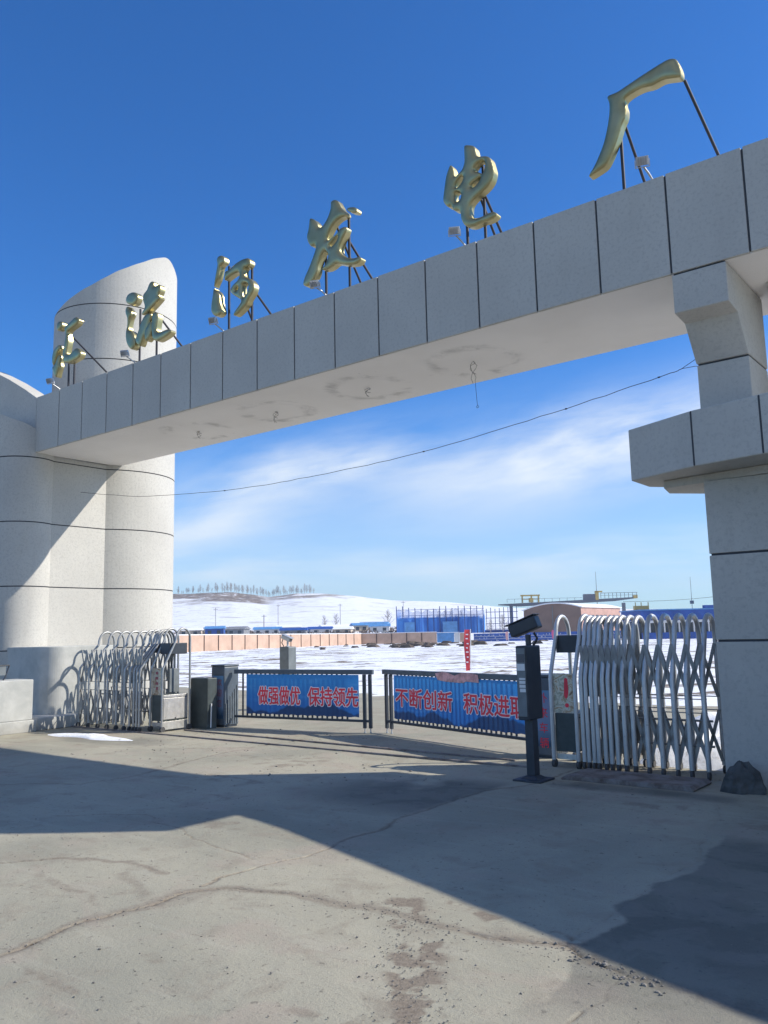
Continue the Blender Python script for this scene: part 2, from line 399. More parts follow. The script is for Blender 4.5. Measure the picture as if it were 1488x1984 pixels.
# ------------------------------------------------------------------ mesh helpers
class MB:
    def __init__(s): s.v = []; s.f = []; s.m = []; s.s = []
    def add(s, vs, fs, m=0, smooth=False):
        o = len(s.v); s.v += [tuple(v) for v in vs]
        for f in fs:
            s.f.append([i+o for i in f]); s.m.append(m); s.s.append(smooth)
        return s
    def box(s, x0, x1, y0, y1, z0, z1, m=0, T=None):
        vs = [Vector((x, y, z)) for z in (z0, z1) for x, y in ((x0, y0), (x1, y0), (x1, y1), (x0, y1))]
        if T is not None: vs = [T @ v for v in vs]
        return s.add(vs, [(3, 2, 1, 0), (4, 5, 6, 7), (0, 1, 5, 4), (1, 2, 6, 5), (2, 3, 7, 6), (3, 0, 4, 7)], m)
    def prism(s, poly, z0, z1, m=0, T=None):
        n = len(poly)
        vs = [Vector((x, y, z0)) for x, y in poly] + [Vector((x, y, z1)) for x, y in poly]
        if T is not None: vs = [T @ v for v in vs]
        fs = [list(range(n))[::-1], list(range(n, 2*n))] + [(i, (i+1) % n, (i+1) % n+n, i+n) for i in range(n)]
        return s.add(vs, fs, m)
    def exyz(s, poly, a0, a1, axis, m=0):
        """extrude a polygon given in the other two axes along axis 'x' or 'y'"""
        n = len(poly)
        mk = (lambda a, p: (a, p[0], p[1])) if axis == 'x' else (lambda a, p: (p[0], a, p[1]))
        vs = [mk(a0, p) for p in poly] + [mk(a1, p) for p in poly]
        return s.add(vs, [list(range(n))[::-1], list(range(n, 2*n))] + [(i, (i+1) % n, (i+1) % n+n, i+n) for i in range(n)], m)
    def tube(s, pts, r, n=8, m=0, smooth=True, closed=False):
        pts = [Vector(p) for p in pts]; k = len(pts); vs = []
        ref = None
        for i, p in enumerate(pts):
            a = pts[max(0, i-1)]; b = pts[min(k-1, i+1)]
            d = (b-a).normalized()
            if ref is None:
                ref = Vector((0, 0, 1)) if abs(d.z) < 0.9 else Vector((1, 0, 0))
            u = (ref - d*ref.dot(d))
            if u.length < 1e-4: u = d.orthogonal()
            u.normalize(); ref = u; w = d.cross(u)
            rr = r[i] if isinstance(r, (list, tuple)) else r
            vs += [p + (u*math.cos(2*math.pi*j/n) + w*math.sin(2*math.pi*j/n))*rr for j in range(n)]
        fs = [(i*n+j, i*n+(j+1) % n, (i+1)*n+(j+1) % n, (i+1)*n+j) for i in range(k-1) for j in range(n)]
        s.add(vs, fs, m, smooth)
        return s.add([vs[j] for j in range(n)] + vs[-n:], [list(range(n))[::-1], list(range(n, 2*n))], m)
    def bar(s, p0, p1, w, h, m=0, upv=(0, 0, 1)):
        p0, p1 = Vector(p0), Vector(p1); d = (p1-p0).normalized(); u = Vector(upv)
        u = u - d*u.dot(d)
        if u.length < 1e-4: u = d.orthogonal()
        u.normalize(); w_ = d.cross(u)
        vs = [p + w_*a*w/2 + u*b*h/2 for p in (p0, p1) for a, b in ((-1, -1), (1, -1), (1, 1), (-1, 1))]
        return s.add(vs, [(3, 2, 1, 0), (4, 5, 6, 7), (0, 1, 5, 4), (1, 2, 6, 5), (2, 3, 7, 6), (3, 0, 4, 7)], m)
    def cyl(s, c, r, z0, z1, n=24, m=0, r1=None, axis='z'):
        r1 = r if r1 is None else r1
        def mk(a, rr, t):
            p = (rr*math.cos(a), rr*math.sin(a))
            return {'z': (c[0]+p[0], c[1]+p[1], t), 'y': (c[0]+p[0], t, c[1]+p[1]), 'x': (t, c[0]+p[0], c[1]+p[1])}[axis]
        vs = [mk(2*math.pi*i/n, r, z0) for i in range(n)] + [mk(2*math.pi*i/n, r1, z1) for i in range(n)]
        s.add(vs, [(i, (i+1) % n, (i+1) % n+n, i+n) for i in range(n)], m, True)
        return s.add(vs, [list(range(n))[::-1], list(range(n, 2*n))], m)
    def build(s, name, mats, parent=None, bevel=0.0, origin=None, fix=False):
        if not isinstance(mats, (list, tuple)): mats = [mats]
        o0 = Vector((0, 0, 0))
        if parent is not None: o0 = wpos(parent)
        elif origin is not None: o0 = Vector(origin)
        me = bpy.data.meshes.new(name)
        me.from_pydata([(v[0]-o0.x, v[1]-o0.y, v[2]-o0.z) for v in s.v], [], s.f)
        me.polygons.foreach_set('material_index', s.m)
        me.polygons.foreach_set('use_smooth', s.s)
        for m in mats: me.materials.append(M[m] if isinstance(m, str) else m)
        if fix:
            b = bmesh.new(); b.from_mesh(me)
            bmesh.ops.recalc_face_normals(b, faces=b.faces); b.to_mesh(me); b.free()
        me.update()
        ob = bpy.data.objects.new(name, me); COL.objects.link(ob)
        if parent is not None: ob.parent = parent
        else: ob.location = o0
        if bevel > 0:
            md = ob.modifiers.new('edge', 'BEVEL'); md.width = bevel; md.segments = 2; md.limit_method = 'ANGLE'; md.angle_limit = R_(50)
        return ob
def wpos(o):
    p = Vector(o.location)
    while o.parent is not None:
        o = o.parent; p = p + Vector(o.location)
    return p
def tag(o, label=None, cat=None, group=None, kind=None):
    if label: o['label'] = label
    if cat: o['category'] = cat
    if group: o['group'] = group
    if kind: o['kind'] = kind
    return o
def thing(name, label, cat, loc, group=None):
    o = bpy.data.objects.new(name, None); COL.objects.link(o)
    o.location = loc; o.empty_display_size = 0.3
    return tag(o, label, cat, group)
def copy_tree(o, parent=None):
    c = o.copy(); COL.objects.link(c); c.parent = parent
    for ch in list(o.children): copy_tree(ch, c)
    return c

# numpy value noise -----------------------------------------------------------
def vnoise(x, y, seed):
    r = np.random.default_rng(seed); tab = r.random((256, 256))
    xi = np.floor(x).astype(int); yi = np.floor(y).astype(int)
    fx = x-xi; fy = y-yi; fx = fx*fx*(3-2*fx); fy = fy*fy*(3-2*fy)
    g = lambda a, b: tab[a & 255, b & 255]
    return (g(xi, yi)*(1-fx)+g(xi+1, yi)*fx)*(1-fy) + (g(xi, yi+1)*(1-fx)+g(xi+1, yi+1)*fx)*fy
def fbm(x, y, seed, oct=4):
    s = 0; a = 0.5; t = 0
    for i in range(oct):
        s = s + a*vnoise(x*2**i, y*2**i, seed+i); t += a; a *= 0.5
    return s/t
def dist_poly(x, y, pts):
    d = np.full(x.shape, 1e9)
    for (x0, y0), (x1, y1) in zip(pts[:-1], pts[1:]):
        dx, dy = x1-x0, y1-y0
        t = np.clip(((x-x0)*dx+(y-y0)*dy)/(dx*dx+dy*dy+1e-12), 0, 1)
        d = np.minimum(d, np.hypot(x-x0-t*dx, y-y0-t*dy))
    return d
def ss(x, a, b):
    t = np.clip((x-a)/(b-a), 0, 1); return t*t*(3-2*t)
def grid_object(name, X, Y, Z, material, attrs):
    """X, Y, Z: (ny, nx) arrays -> one sheet with float-colour point attributes"""
    ny, nx = X.shape
    idx = np.arange(ny*nx).reshape(ny, nx)
    quads = np.stack([idx[:-1, :-1], idx[:-1, 1:], idx[1:, 1:], idx[1:, :-1]], -1).reshape(-1, 4)
    me = bpy.data.meshes.new(name)
    me.vertices.add(ny*nx); me.vertices.foreach_set('co', np.stack([X, Y, Z], -1).astype(np.float32).ravel())
    me.loops.add(quads.size); me.loops.foreach_set('vertex_index', quads.ravel().astype(np.int32))
    me.polygons.add(len(quads)); me.polygons.foreach_set('loop_start', np.arange(0, quads.size, 4, dtype=np.int32))
    me.polygons.foreach_set('use_smooth', np.ones(len(quads), dtype=bool))
    me.update(calc_edges=True)
    for an, chans in attrs.items():
        a = me.attributes.new(an, 'FLOAT_COLOR', 'POINT')
        c = np.ones((ny*nx, 4), np.float32)
        for i, ch in enumerate(chans): c[:, i] = ch.ravel()
        if len(chans) == 1: c[:, 1] = c[:, 2] = c[:, 0]
        a.data.foreach_set('color', c.ravel())
    me.materials.append(material)
    o = bpy.data.objects.new(name, me); COL.objects.link(o); return o

# ------------------------------------------------------------------ ground
def axis_lines(lo, f0, f1, hi, fine, coarse):
    a = np.arange(lo, f0, coarse); b = np.arange(f0, f1, fine); c = np.arange(f1, hi+coarse*.5, coarse)
    return np.concatenate([a, b, c])
def fine_lines(segs):
    return np.concatenate([np.arange(a, b, s) for a, b, s in segs])
gx = fine_lines([(-14, 4.6, 0.35), (4.6, 9.0, 0.04), (9.0, 14.3, 0.0135), (14.3, 26.2, 0.35)])
gy = fine_lines([(-18, -7.4, 0.25), (-7.4, -2.0, 0.0145), (-2.0, 1.0, 0.035), (1.0, 9.0, 0.25)])
X, Y = np.meshgrid(gx, gy)
wx = X + 0.13*(fbm(X*2.2, Y*2.2, 5, 7)-0.5)*2; wy = Y + 0.13*(fbm(X*2.2, Y*2.2, 25, 7)-0.5)*2
CR = [
 ([(10.45, -9.5), (10.47, -6.32), (10.42, -5.6), (10.50, -5.15), (10.66, -4.95), (11.1, -4.80), (11.7, -4.73), (12.4, -4.77), (12.8, -4.71), (13.3, -4.78), (15.5, -4.85)], 0.016, 0.14),
 ([(10.47, -4.99), (10.45, -4.24), (10.38, -3.5), (10.33, -2.39), (10.30, -1.58), (10.45, -0.66), (10.5, 0.2)], 0.012, 0.05),
 ([(12.38, -0.84), (12.55, -1.5), (12.70, -2.3), (12.77, -2.9), (12.72, -3.74), (12.77, -4.14), (12.75, -4.7)], 0.012, 0.05),
 ([(13.06, -4.8), (13.12, -5.02), (13.16, -5.3), (13.25, -5.7)], 0.007, 0.02),
 ([(12.38, -0.84), (13.4, -0.75), (14.6, -0.8)], 0.010, 0.05),
 ([(5.2, -4.2), (5.57, -3.79), (5.83, -3.46), (6.34, -3.33), (6.4, -2.72), (6.14, -1.79), (5.91, -1.02), (5.75, -0.13), (5.8, 0.9)], 0.022, 0.06),
 ([(0.0, -1.9), (2.0, -1.7), (4.2, -1.15), (5.0, -0.9), (5.8, -0.25)], 0.02, 0.05),
 ([(7.6, -4.3), (8.3, -3.9), (9.3, -4.2), (10.2, -4.4)], 0.008, 0.03),
 ([(8.2, -5.9), (9.0, -5.2), (9.5, -4.9), (10.0, -4.95)], 0.010, 0.07),
]
crack = np.zeros_like(X); dirt = np.zeros_like(X)
for ci, (pts, w, dw) in enumerate(CR):
    d = dist_poly(wx, wy, pts)
    brk = ss(fbm(X*1.7, Y*1.7, 61, 3), 0.36, 0.50)
    ww = w*(0.5+1.0*fbm(X*5, Y*5, 71, 3))
    crack = np.maximum(crack, (1-ss(d, ww*0.15, ww*0.8))*(0.15+0.65*brk)*(0.9, 0.75, 0.45, 0.8, 0.5, 0.8, 0.8, 0.6, 0.7)[ci])
    dwv = dw*(0.3+1.5*fbm(X*1.3, Y*1.3, 81, 4))
    dirt = np.maximum(dirt, (1-ss(d, dwv*0.1, dwv*0.9))*(0.6 if ci not in (2, 4) else 0.25))
# washed-in grit: a streak in the middle, patches at random
d = dist_poly(wx, wy, [(11.75, -4.55), (12.1, -5.05), (12.5, -5.55), (12.75, -5.95)])
pat = fbm(X*9, Y*9, 91, 4)
dirt = np.maximum(dirt, (1-ss(d, 0.05, 0.19))*ss(pat, 0.38, 0.6)*0.95)
d = dist_poly(wx, wy, [(12.0, -4.4), (12.2, -4.45), (12.45, -4.55), (12.95, -4.72)])
dirt = np.maximum(dirt, (1-ss(d, 0.02, 0.10))*ss(pat, 0.40, 0.6)*0.9)
p2 = fbm(X*0.55+9, Y*1.6+2, 101, 5)
dirt = np.maximum(dirt, ss(p2, 0.60, 0.72)*0.55*ss(pat, 0.3, 0.6))
for (a, b, lw) in (((8.4, -6.2), (11.2, -5.9), 0.10), ((9.2, -6.6), (11.6, -6.3), 0.08), ((8.0, -5.3), (10.2, -5.6), 0.09), ((9.4, -5.0), (10.3, -5.3), 0.12)):
    d = dist_poly(wx + 0.12*(p2-.5), wy, [a, b]); dirt = np.maximum(dirt, (1-ss(d, 0.0, lw))*ss(fbm(X*3, Y*3, 131, 4), 0.42, 0.6)*0.5)
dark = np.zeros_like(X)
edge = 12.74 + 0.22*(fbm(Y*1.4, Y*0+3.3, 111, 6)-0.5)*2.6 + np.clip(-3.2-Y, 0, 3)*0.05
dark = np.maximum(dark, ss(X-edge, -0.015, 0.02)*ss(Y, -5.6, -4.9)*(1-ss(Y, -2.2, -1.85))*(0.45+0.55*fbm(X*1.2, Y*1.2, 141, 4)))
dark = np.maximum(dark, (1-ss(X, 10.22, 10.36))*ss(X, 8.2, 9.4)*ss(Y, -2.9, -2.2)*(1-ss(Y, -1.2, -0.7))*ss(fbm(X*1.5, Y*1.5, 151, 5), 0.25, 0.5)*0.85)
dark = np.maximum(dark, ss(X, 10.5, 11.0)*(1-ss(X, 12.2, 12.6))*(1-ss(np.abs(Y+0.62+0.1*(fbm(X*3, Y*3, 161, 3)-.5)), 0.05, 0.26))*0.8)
d = dist_poly(wx, wy, [(1.3, -0.9), (2.2, -0.85), (3.0, -0.9), (3.9, -0.7)])
dark = np.maximum(dark, (1-ss(d, 0.15, 0.55))*0.6*ss(fbm(X*2, Y*2, 163, 4), 0.3, 0.55))
Z = 0.018*(fbm(X*0.5, Y*0.5, 171, 3)-0.5) + 0.006*(fbm(X*6, Y*6, 181, 3)-0.5) - 0.018*crack
snowc = ss(Y + 1.6*(fbm(X*0.7, Y*0.7, 191, 4)-0.5) - 0.06*np.clip(X-3, 0, 9), 7.9, 8.5) + 0.16*(Y > 3)*ss(fbm(X*1.0, Y*2.0, 195, 4), 0.6, 0.7)
ow = grid_object('driveway', X, Y, Z, M['concrete'], {'wear': (crack, dirt, dark), 'snowcover': (snowc,)})
tag(ow, kind='structure')

def prof(az):
    xs = [-900, -400, -250, -178, -148, -127, -97, -76, -54, -25, -12, 5, 48, 90, 107, 160, 209, 273, 400, 900]
    zs = [26, 36, 37, 36.2, 37.2, 36.7, 32.6, 34.3, 34.3, 31.5, 29.5, 27.4, 25.2, 20.4, 18.8, 17.0, 15.7, 14.3, 13, 12]
    return np.interp(az, xs, zs)
dd = np.concatenate([np.arange(6, 40, 0.30), np.arange(40, 150, 1.3), np.arange(150, 340, 3.0), np.arange(340, 760, 5.0), np.arange(760, 2600, 90.0)])
tt = np.concatenate([np.arange(-1.5, -0.5, 0.04), np.arange(-0.5, 0.5, 0.0022), np.arange(0.5, 1.55, 0.04)])
TT, DD = np.meshgrid(tt, dd)
LAT = TT*DD
def terrain(lat, dist):
    az = lat/np.maximum(dist, 1)*700
    base = np.interp(dist, [0, 30, 145, 175, 230, 300, 340], [-0.03, -0.03, -0.42, -0.1, 2.0, 3.2, 4.0])
    top = prof(az)
    f = np.clip((dist-340)/360, 0, 1)
    et = (top-1.56)/700.0; e0 = 0.0072
    fr = np.interp(dist, [340, 480, 625, 705], [0.0, 0.40, 0.74, 1.0])
    h = np.where(dist < 340, base, 1.56 + dist*(e0+(et-e0)*fr))
    h = np.where(dist > 705, top*np.clip(1-(dist-705)/1200, 0.2, 1), h)
    return h
TX = CAM.x + FX*DD + RX*LAT; TY = CAM.y + FY*DD + RY*LAT
TZ = terrain(LAT, DD)
nearm = ss(TY, 8.3, 11.0)
TZ = TZ + nearm*(1-ss(DD, 110, 160))*(0.26*(fbm(TX*0.35, TY*0.35, 201, 5)-0.42)) + ss(DD, 300, 420)*(1-ss(DD, 560, 640))*2.0*(fbm(TX*0.02, TY*0.02, 211, 4)-0.5)
AZ = TT*700
rock = ss(DD, 622, 636)*(1-ss(DD, 704, 716))*(1-ss(AZ, -106, -88))*ss(fbm(TX*0.025, TY*0.025, 221, 4), 0.28, 0.40)
rock2 = ss(DD, 655, 672)*(1-ss(DD, 700, 712))*ss(AZ, -120, -85)*(1-ss(AZ, -30, -8))*ss(fbm(TX*0.03, TY*0.03, 231, 4), 0.44, 0.54)*0.9
TZ = TZ + 2.6*rock*(fbm(TX*0.06, TY*0.06, 241, 5)-0.55) + 2.2*rock2*(fbm(TX*0.05, TY*0.05, 251, 4)-0.4)
far = ss(DD, 200, 330)*(0.75+0.7*ss(-AZ, -20, 200))
mid = 1 - ss(DD, 150, 210)*0.45
sn = grid_object('snow_field', TX, TY, TZ, M['snowfield'], {'soil': (mid*(1-ss(DD, 290, 330)), far, np.maximum(rock, rock2))})
tag(sn, kind='structure')
gb = MB()
a, b, c, d = site(-160, -110, -0.05), site(160, -110, -0.05), site(160, 6.2, -0.05), site(-160, 6.2, -0.05)
gb.add([a, b, c, d], [(0, 1, 2, 3)])
tag(gb.build('ground', 'snowfield'), kind='structure')

GM_ = simple('street_asphalt', (0.10, 0.095, 0.09), 0.9)
bpy.data.objects['ground'].data.materials[0] = GM_

# loose grit on the concrete: beyond counting
gm = MB()
def pebble(mb, x, y, r, z=0.0):
    n = 5; a0 = random.random()*6.28; vs = []
    hz = r*random.uniform(0.5, 0.9)
    for k, (rr, zz) in enumerate(((1.0, 0.0), (0.85, 0.6))):
        for j in range(n):
            q = rr*r*random.uniform(0.7, 1.2); a = a0+6.28*j/n
            vs.append((x+q*math.cos(a), y+q*math.sin(a)*0.8, z+zz*hz))
    vs.append((x, y, z+hz))
    mb.add(vs, [(j, (j+1) % n, n+(j+1) % n, n+j) for j in range(n)] + [(n+j, n+(j+1) % n, 2*n) for j in range(n)], 0)
def line_scatter(pts, spread, count, r0, r1):
    for _ in range(count):
        i = random.randrange(len(pts)-1); t = random.random()
        x = pts[i][0]*(1-t)+pts[i+1][0]*t + random.gauss(0, spread); y = pts[i][1]*(1-t)+pts[i+1][1]*t + random.gauss(0, spread)
        pebble(gm, x, y, random.uniform(r0, r1)*random.uniform(0.5, 1), 0.001)
line_scatter([(10.47, -7), (10.42, -5.6), (10.66, -4.95), (11.7, -4.73), (13.3, -4.78)], 0.07, 620, 0.003, 0.009)
line_scatter([(11.75, -4.55), (12.1, -5.05), (12.5, -5.55), (12.75, -5.95)], 0.10, 520, 0.002, 0.007)
line_scatter([(12.7, -4.68), (13.1, -4.80), (13.3, -4.85)], 0.05, 90, 0.004, 0.017)
for _ in range(1500):
    pebble(gm, random.uniform(7.5, 14.2), random.uniform(-7.6, -2.2), abs(random.gauss(0, 0.003))+0.0018, 0.001)
for _ in range(500):
    pebble(gm, random.uniform(3, 12), random.uniform(-2.2, 1.5), abs(random.gauss(0, 0.006))+0.003, 0.001)
tag(gm.build('grit', 'stone'), 'loose grit and small stones scattered over the worn concrete', 'grit', kind='stuff')

# ------------------------------------------------------------------ the gateway
gate = thing('gateway', 'tall off-white gateway with a long panelled beam between a round tower and a pillar', 'gateway', (0, 1.0, 0))
XE = 14.72
mb = MB()
mb.box(-0.86, XE, 0.03, 1.97, 5.285, 6.40, 0)
mb.box(-0.84, XE-0.02, 0.012, 0.04, 5.29, 6.395, 1)
k = -1
while k*0.8 < XE-0.05:
    x0 = k*0.8 + (0.011 if k > -1 else -0.03); x1 = min((k+1)*0.8 - 0.011, XE)
    mb.box(x0, x1, 0.0, 0.036, 5.272 + 0.003*math.sin(k*2.1), 6.408 + 0.004*math.sin(k*1.3), 0)
    k += 1
beam = mb.build('beam', ['render', 'joint'], gate, bevel=0.006)
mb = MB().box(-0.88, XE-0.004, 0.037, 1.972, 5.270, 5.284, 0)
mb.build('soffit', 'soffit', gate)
# wing rising beyond the beam
MB().exyz([(-0.87, 5.275), (-0.87, 6.405), (-1.35, 6.68), (-2.0, 7.02), (-2.9, 7.44), (-3.8, 7.75), (-5.2, 8.0), (-5.2, 5.275)], 0.02, 0.40, 'y').build('wing_wall', 'render', gate, bevel=0.012, fix=True)

def banded_cylinder(name, cx, cy, R, rings, ztop, n=110, stretch=0.0):
    mb = MB(); A = [2*math.pi*i/n for i in range(n)]
    P = lambda a, r, z: (cx+r*math.cos(a)-(stretch if math.cos(a) < 0 else 0), cy+r*math.sin(a), z)
    zt = [ztop(math.cos(a)*R, math.sin(a)*R) for a in A]
    lev = [0.0] + rings + [99]
    g = 0.011
    for li in range(len(lev)-1):
        z0 = lev[li] + (g if li else 0); z1 = lev[li+1] - g
        for i in range(n):
            j = (i+1) % n
            ta_, tb_ = min(z1, zt[i]), min(z1, zt[j])
            if ta_ <= z0 and tb_ <= z0: continue
            ta_, tb_ = max(ta_, z0), max(tb_, z0)
            mb.add([P(A[i], R, z0), P(A[j], R, z0), P(A[j], R, tb_), P(A[i], R, ta_)], [(0, 1, 2, 3)], 0, True)
        if li:   # the groove under this band
            zc = lev[li]
            for i in range(n):
                j = (i+1) % n
                if min(zt[i], zt[j]) < zc+g: continue
                r2 = R-0.016
                mb.add([P(A[i], R, zc-g), P(A[j], R, zc-g), P(A[j], r2, zc-g), P(A[i], r2, zc-g)], [(0, 1, 2, 3)], 1)
                mb.add([P(A[i], R, zc+g), P(A[j], R, zc+g), P(A[j], r2, zc+g), P(A[i], r2, zc+g)], [(3, 2, 1, 0)], 1)
                mb.add([P(A[i], r2, zc-g), P(A[j], r2, zc-g), P(A[j], r2, zc+g), P(A[i], r2, zc+g)], [(0, 1, 2, 3)], 1)
    # cap, a little rough at the rim
    rows = [[P(a, R*f, ztop(math.cos(a)*R*f, math.sin(a)*R*f)) for a in A] for f in (1.0, 0.97, 0.6, 0.25)]
    vs = [v for r in rows for v in r] + [P(0, 0, ztop(0, 0))]
    fs = [(r*n+i, r*n+(i+1) % n, (r+1)*n+(i+1) % n, (r+1)*n+i) for r in range(3) for i in range(n)]
    fs += [(3*n+i, 3*n+(i+1) % n, 4*n) for i in range(n)]
    mb.add(vs, fs, 0, True)
    return mb.build(name, ['render', 'joint'], gate)
RINGS = [1.36, 2.60, 3.87, 5.17, 6.40, 7.66, 8.93]
U = (0.61, 0.79)
def rear_top(x, y):
    s = x*U[0] + y*U[1]; t = -x*U[1] + y*U[0]
    z = 9.64 + 0.60*s + 0.05*s*s
    z -= 0.55*max(0.0, s-1.08)**2/0.13
    return z + 0.007*math.sin(7*s+1) + 0.004*math.sin(17*s)
def front_top(x, y):
    s = x*U[0] + y*U[1]
    return 5.88 - 0.45*s - 0.10*s*s + 0.012*math.sin(9*s)
banded_cylinder('rear_tower', -2.0, 2.58, 1.385, RINGS, rear_top)
banded_cylinder('front_tower', -1.42, 0.10, 0.61, RINGS, front_top, stretch=2.6)
mb = MB()
lev = [0.0] + [z for z in RINGS if z < 5.2] + [5.268]
for li in range(len(lev)-1):
    mb.box(-2.2, -0.93, 0.3, 1.95, lev[li] + (0.011 if li else 0), lev[li+1] - 0.011 if li < len(lev)-2 else lev[li+1], 0)
mb.box(-2.15, -0.945, 0.32, 1.93, 0.01, 5.26, 1)
mb.build('linking_wall', ['render', 'joint'], gate)
# plinth with a rounded corner, on a footing
def rounded_poly(x0, x1, y0, y1, r, n=8):
    c = [(x1-r+r*math.cos(-math.pi/2+i*math.pi/2/n), y0+r+r*math.sin(-math.pi/2+i*math.pi/2/n)) for i in range(n+1)]
    return [(x0, y0)] + c + [(x1, y1), (x0, y1)]
MB().prism(rounded_poly(-3.2, 0.50, -0.32, 1.05, 0.34, 14), 0.0, 1.43).build('plinth', 'plinth', gate, bevel=0.012)
MB().prism(rounded_poly(-3.4, 0.80, -0.742, 1.15, 0.12), 0.0, 0.215).build('footing', 'plinth', gate, bevel=0.015)
# right side: corbelled pillar under the beam
def yz(poly, x0, x1, name, m='render', bevel=0.008):
    return MB().exyz(poly, x0, x1, 'x').build(name, m, gate, bevel=bevel, fix=True)
yz([(0.004, 5.25), (0.004, 4.83), (0.31, 4.80), (0.60, 4.42), (1.36, 4.42), (1.36, 5.25)], 12.0, 12.555, 'corbel')
MB().box(12.015, 12.54, 0.03, 1.34, 5.245, 5.272).build('shadow_joint', 'joint', gate)
MB().box(12.015, 12.54, 0.63, 1.34, 4.39, 4.43).build('shadow_joint', 'joint', gate)
yz([(0.615, 4.40), (0.615, 3.60), (1.355, 3.60), (1.355, 4.40)], 12.003, 12.552, 'pillar_neck')
yz([(0.9, 5.262), (1.42, 4.75), (1.50, 4.30), (1.50, 3.60), (1.93, 3.60), (1.93, 5.262)], 12.72, 13.3, 'rear_corbel')
# gatehouse canopy, its front running out towards the street
CP = [(11.42, -0.02), (12.21, -0.38), (12.89, -0.54), (13.72, -0.74), (17.9, -2.12), (17.9, 1.75), (13.0, 1.76), (11.90, 1.10), (11.41, 0.50)]
mb = MB().prism(CP, 3.10, 3.66, 0)
for i in (1, 2, 3):
    x, y = CP[i]
    mb.box(x-0.012, x+0.012, y-0.006, y+0.05, 3.103, 3.657, 1)
mb.build('canopy', ['render', 'joint'], gate, bevel=0.012)
def inset(poly, d):
    cx = sum(p[0] for p in poly)/len(poly); cy = sum(p[1] for p in poly)/len(poly)
    return [(x+(cx-x)/math.hypot(cx-x, cy-y)*d, y+(cy-y)/math.hypot(cx-x, cy-y)*d) for x, y in poly]
LP = [(11.68, 0.22), (12.9, 0.0), (17.5, -1.5), (17.5, 1.6), (13.1, 1.64), (12.00, 1.04), (11.60, 0.60)]
MB().prism(LP, 3.015, 3.098).build('canopy_moulding', 'render', gate, bevel=0.006)
mb = MB()
lv = [0.0, 1.40, 2.26, 3.012]
for a_, b_ in zip(lv[:-1], lv[1:]):
    mb.box(12.15, 13.35, 0.06, 1.2, a_+(0.011 if a_ else 0), b_-(0.011 if b_ < 2.9 else 0), 0)
mb.box(12.165, 13.33, 0.075, 1.18, 0.01, 3.0, 1)
mb.build('lower_pillar', ['render', 'joint'], gate, bevel=0.006)
MB().prism([(13.36, -0.35), (17.3, -1.5), (17.3, 1.5), (13.36, 1.4)], 0.0, 3.01).build('gatehouse_wall', 'render', gate, bevel=0.01)

# bare wires left where lamps hung from the soffit
for i, cx in enumerate((2.91, 4.9, 6.91, 8.82)):
    mb = MB(); ln = [0.14, 0.18, 0.12, 0.30][i]
    for q in range(3):
        a = random.random()*6.28
        pts = [(cx+0.02*math.cos(a+q), 1.08+0.02*math.sin(a+q), 5.275)]
        for s_ in range(1, 6):
            pts.append((cx+0.05*math.sin(a+q*2+s_*1.1), 1.08+0.05*math.cos(a+q*1.7+s_*1.3), 5.275-ln*s_/5*(1 if q < 2 else 0.6)))
        mb.tube(pts, 0.003, 5)
    if i == 3:
        mb.tube([(cx+0.02, 1.08, 4.99), (cx+0.03, 1.08, 4.8), (cx+0.035, 1.09, 4.64)], 0.003, 5)
        mb.tube([(cx+0.035+0.02*math.cos(t), 1.09, 4.62+0.02*math.sin(t)) for t in [0, 1.5, 3, 4.5, 6]], 0.0035, 5)
    tag(mb.build('loose_wire', 'wire', origin=(cx, 1.08, 5.27)),
        ['frayed wire end hanging from the soffit nearest the round tower', 'short looped wire hanging from the soffit between the first and third stains', 'bunch of cut wires under the soffit, third out from the round tower', 'long dangling wire with a hooked end under the soffit, farthest from the round tower'][i], 'wire', 'cut wires under the beam')
# the sagging cable across the opening
mb = MB()
ctrl = [(-0.93, 1.10, 4.60), (1.2, 1.12, 4.27), (3.6, 1.1, 4.09), (5.6, 1.1, 4.06), (7.7, 1.1, 4.12), (9.8, 1.1, 4.31), (11.4, 1.1, 4.51), (11.68, 1.08, 4.55)]
pts = []
for i in range(len(ctrl)-1):
    for s_ in range(10):
        t = s_/10; p0 = Vector(ctrl[max(0, i-1)]); p1 = Vector(ctrl[i]); p2_ = Vector(ctrl[i+1]); p3 = Vector(ctrl[min(len(ctrl)-1, i+2)])
        v = 0.5*((2*p1)+(p2_-p0)*t+(2*p0-5*p1+4*p2_-p3)*t*t+(3*p1-p0-3*p2_+p3)*t**3)
        pts.append(v + Vector((0, 0, random.uniform(-0.006, 0.006))))
pts.append(Vector(ctrl[-1]))
mb.tube(pts, 0.0042, 5)
mb.tube([ctrl[-1], (11.85, 1.06, 4.62), (12.003, 1.05, 4.70)], 0.0035, 5)
mb.tube([ctrl[-1], (11.85, 1.06, 4.54), (12.003, 1.05, 4.50)], 0.0035, 5)
for kx in (20, 41, 52, 60): mb.tube([pts[kx]-Vector((.012, 0, 0)), pts[kx]+Vector((.012, 0, .0))], 0.010, 6)
tag(mb.build('overhead_cable', 'wire', origin=(5, 1.1, 4.06)), 'thin black cable sagging across the opening from tower to pillar', 'cable')
